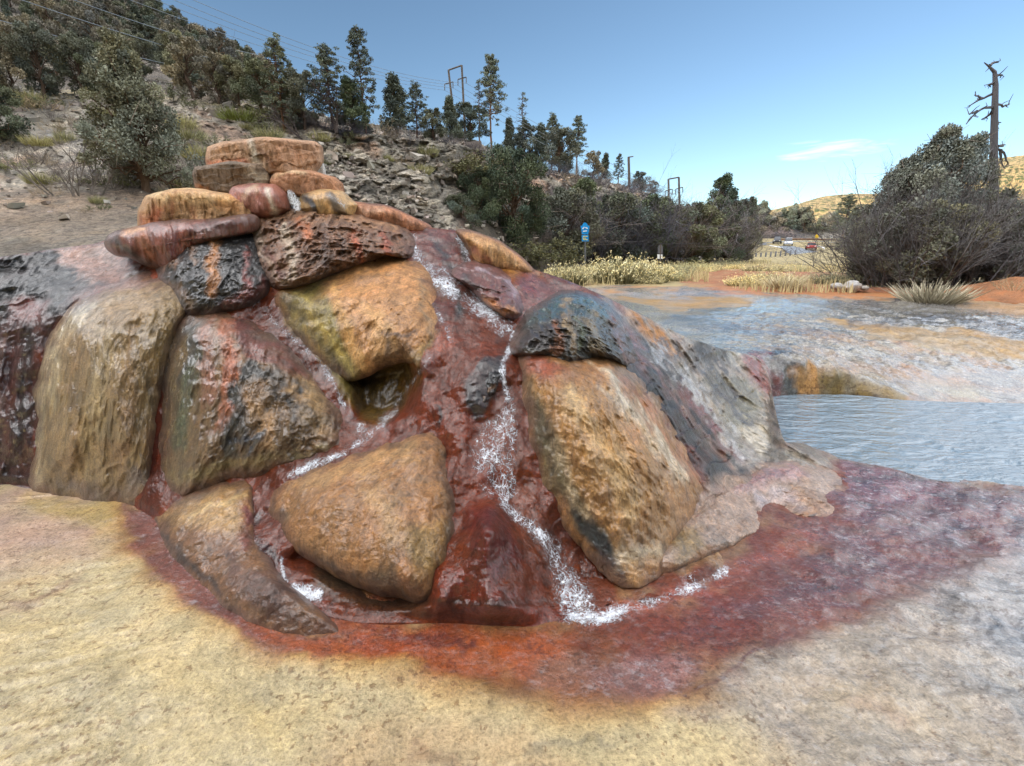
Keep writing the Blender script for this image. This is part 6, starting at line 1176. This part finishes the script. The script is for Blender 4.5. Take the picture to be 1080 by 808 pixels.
def car(label, px, py, Y, rz, paint_, suv=False):
    r = empty('car', P(px, py, Y), label, 'car', rz=rz); h1 = .95 if suv else .8; h2 = 1.75 if suv else 1.4
    def loft(name, secs, mat):      # secs: (y, halfwidth, zlow, zhigh)
        rows = []
        for y, w, a, b in secs: rows.append([(-w, y, a), (-w*1.0, y, (a+b)/2), (-w*.9, y, b), (w*.9, y, b), (w, y, (a+b)/2), (w, y, a)])
        W = np.array(rows, float); me = bpy.data.meshes.new(name); n = len(rows); V = W.reshape(-1, 3)
        Fc = [f.tolist() for f in grid_faces(n, 6, wrap=True)]+[[0, 1, 2, 3, 4, 5], [n*6-1-i for i in range(6)]]; me.from_pydata(V.tolist(), [], Fc); me.update(); me.materials.append(mat); o = bpy.data.objects.new(name, me); C.objects.link(o); o.parent = r; return o
    loft('body', [(-2.25, .75, .4, .7), (-2.1, .88, .28, .85), (-1., .92, .25, h1), (1., .92, .25, h1), (2., .9, .28, h1*.95), (2.25, .8, .4, .75)], paint_)
    loft('cabin', [(-1.15, .78, h1-.02, h1+.02), (-.5, .74, h1-.02, h2-.06), (.2, .74, h1-.02, h2), (1.2, .74, h1-.02, h2-.05), (1.9 if suv else 1.6, .72, h1-.02, h1+.1)], M['glass'])
    loft('roof', [(-.45, .66, h2-.05, h2), (.2, .68, h2-.01, h2+.05), (1.2, .66, h2-.05, h2)], paint_)
    for x in (-.86, .86):
        for y in (-1.4, 1.4): part('wheel', tube_mesh([([[x-.11, y, .33], [x+.11, y, .33]], [.33, .33])], k=16), M['tyre'], r)
    for x in (-.6, .6): part('headlight', tube_mesh([([[x-.14, -2.22, .66], [x+.14, -2.22, .66]], [.08, .08])], k=8), M['lampg'], r)
car('small dark car far along the left end of the road', 819.5, 256.9, GY(256.9)*.99, -.55, M['dark_paint'], True)
car('white car with dark windows rounding the bend, just right of the dark car', 831, 259., GY(259.)*.99, -.5, M['white_paint'], True)
car('red car partly hidden by the grass at the near side of the bend', 855, 263.4, GY(263.4)*.99, -.5, M['red_paint'])

# ------------------------------------------------------------------ loose stone on the hillside
def scree():
    W, X, Yp, k = HILLPTS[0]; rg = np.random.default_rng(9); v = W.reshape(-1, 3); x = X.ravel(); y = Yp.ravel()
    ok = (x > -80) & (x < 700) & (v[:, 1] < 60) & (v[:, 1] > 9.5) & (y < 275); dens = ok*(.35-.25*k.ravel()+1.2*ss(-.1, .5, fbm(v, .5, 3, 12)))*(np.clip(v[:, 1]/14, .3, 4)**1.3); dens /= dens.sum()
    n = 7000; idx = rg.choice(len(v), n, p=dens); c = v[idx]+rg.normal(size=(n, 3))*.1; c[:, 2] = v[idx, 2]
    cube = np.array([(-1, -1, -1), (1, -1, -1), (1, 1, -1), (-1, 1, -1), (-1, -1, 1), (1, -1, 1), (1, 1, 1), (-1, 1, 1)], float)
    s = (rg.lognormal(-3.3, .5, n)*np.clip(v[idx, 1]/14, .6, 2.2))[:, None, None]; V = cube[None]*s*rg.uniform(.5, 1.2, (n, 1, 3))*np.array([1.1, 1., .6])+rg.normal(size=(n, 8, 3))*s*.28
    a = rg.uniform(0, 6.28, n); ca, sa = np.cos(a)[:, None], np.sin(a)[:, None]; V = np.stack([V[..., 0]*ca-V[..., 1]*sa, V[..., 0]*sa+V[..., 1]*ca, V[..., 2]], -1)+c[:, None]
    f = np.array([(0, 3, 2, 1), (4, 5, 6, 7), (0, 1, 5, 4), (1, 2, 6, 5), (2, 3, 7, 6), (3, 0, 4, 7)]); Fc = (f[None]+np.arange(n)[:, None, None]*8).reshape(-1, 4)
    col = S(138, 132, 122)*rg.uniform(.4, 1.5, n)[:, None]*np.stack([1+rg.uniform(-.05, .12, n), np.ones(n), 1-rg.uniform(-.03, .1, n)], 1)
    o = mesh_from('loose_stones', V.reshape(-1, 3), Fc, M['bark'], smooth=False, col=np.repeat(col, 8, 0)); tag(o, 'loose grey stones and rubble strewn over the hillside and cliff', 'stones', kind='stuff')
scree()
# ------------------------------------------------------------------ light, sky, camera
SUN_EL = 12.; SUN_AZ = 232.           # degrees, azimuth clockwise from +Y
sc = bpy.context.scene
w = bpy.data.worlds.new('World'); sc.world = w; w.use_nodes = True; nt = w.node_tree; nt.nodes.clear()
out = nt.nodes.new('ShaderNodeOutputWorld'); bg = nt.nodes.new('ShaderNodeBackground'); nt.links.new(bg.outputs[0], out.inputs[0])
sky = nt.nodes.new('ShaderNodeTexSky'); sky.sky_type = 'NISHITA'; sky.sun_disc = False; sky.sun_elevation = math.radians(SUN_EL); sky.sun_rotation = math.radians(SUN_AZ)
sky.altitude = 2200; sky.air_density = 1.0; sky.dust_density = .6; sky.ozone_density = 1.0
tc = nn(nt, 'TexCoord'); sep = nn(nt, 'SeparateXYZ'); nt.links.new(tc.outputs['Generated'], sep.inputs[0])
# wisp of cirrus low over the road
mp = nn(nt, 'Mapping'); mp.inputs['Scale'].default_value = (3, 3, 26); mp.inputs['Rotation'].default_value = (0, math.radians(-4), 0); nt.links.new(tc.outputs['Generated'], mp.inputs['Vector'])
cn = noise(nt, mp.outputs[0], 3.0, 7, .6, .5)
cd = P(872, 158, 1.)-np.array([0, 0, CAMZ]); cd /= np.linalg.norm(cd)
vm = nn(nt, 'VectorMath', operation='SUBTRACT'); nt.links.new(tc.outputs['Generated'], vm.inputs[0]); vm.inputs[1].default_value = cd.tolist()
vs = nn(nt, 'VectorMath', operation='MULTIPLY'); nt.links.new(vm.outputs[0], vs.inputs[0]); vs.inputs[1].default_value = (10, 10, 48)
vl = nn(nt, 'VectorMath', operation='LENGTH'); nt.links.new(vs.outputs[0], vl.inputs[0])
win = ramp(nt, vl.outputs['Value'], [(.0, 1.), (1., 0.)])
cm = math_n(nt, 'MULTIPLY', ramp(nt, math_n(nt, 'ADD', cn, math_n(nt, 'MULTIPLY', win, .22)), [(.58, 0.), (.85, 1.)]), ramp(nt, win, [(0., 0.), (.3, 1.)]))
lum = SKYTINT = (.95, 1.03, 1.06)
c = mixc(nt, 'MULTIPLY', 1., sky.outputs[0], SKYTINT)
# unseen bright sky patches added overhead and to both sides to brighten the ground
sd = tuple(.43*q for q in (math.sin(math.radians(SUN_AZ)), math.cos(math.radians(SUN_AZ)), 2.0))
dp = nn(nt, 'VectorMath', operation='DOT_PRODUCT'); nt.links.new(tc.outputs['Generated'], dp.inputs[0]); dp.inputs[1].default_value = sd
glow = ramp(nt, dp.outputs['Value'], [(.42, 0.), (.72, .3), (.95, 1.)])
for az_, el_, k_, lo_ in ((88, 38, .55, .72), (262, 42, .6, .76)):
    d2 = nn(nt, 'VectorMath', operation='DOT_PRODUCT'); nt.links.new(tc.outputs['Generated'], d2.inputs[0])
    a_, e_ = math.radians(az_), math.radians(el_); d2.inputs[1].default_value = (math.sin(a_)*math.cos(e_), math.cos(a_)*math.cos(e_), math.sin(e_))
    glow = math_n(nt, 'ADD', nt.nodes[-1].outputs[0] if False else glow, math_n(nt, 'MULTIPLY', ramp(nt, d2.outputs['Value'], [(lo_, 0.), (1., 1.)]), k_))
c = mixc(nt, 'ADD', 1., c, mixc(nt, 'MULTIPLY', 1., glow, (GLOW, GLOW*.97, GLOW*.95)))
c = mixc(nt, 'MIX', math_n(nt, 'MULTIPLY', cm, .5), c, (CLOUD, CLOUD, CLOUD*1.02))
nt.links.new(c, bg.inputs[0]); bg.inputs[1].default_value = SKYK
L = bpy.data.lights.new('sun', 'SUN'); L.energy = 2.6; L.angle = math.radians(.5); L.color = (1, .9, .76)
lo = bpy.data.objects.new('sun', L); C.objects.link(lo)
el, az = math.radians(SUN_EL), math.radians(SUN_AZ)
dv = Vector((math.sin(az)*math.cos(el), math.cos(az)*math.cos(el), math.sin(el))); lo.rotation_euler = dv.to_track_quat('Z', 'Y').to_euler()
lo.location = (0, 0, 60)
cam = bpy.data.cameras.new('camera'); co = bpy.data.objects.new('camera', cam); C.objects.link(co); sc.camera = co
co.location = (0, 0, CAMZ); co.rotation_euler = (math.pi/2-PIT, 0, 0); cam.sensor_width = 36; cam.lens = 36*F/1080; cam.clip_start = .05; cam.clip_end = 20000
sc.view_settings.view_transform = 'Standard'; sc.view_settings.look = 'None'; sc.view_settings.gamma = 1; sc.view_settings.exposure = EXPO
sc.render.engine = 'CYCLES'; sc.cycles.max_bounces = 5; sc.cycles.diffuse_bounces = 3; sc.cycles.transparent_max_bounces = 8
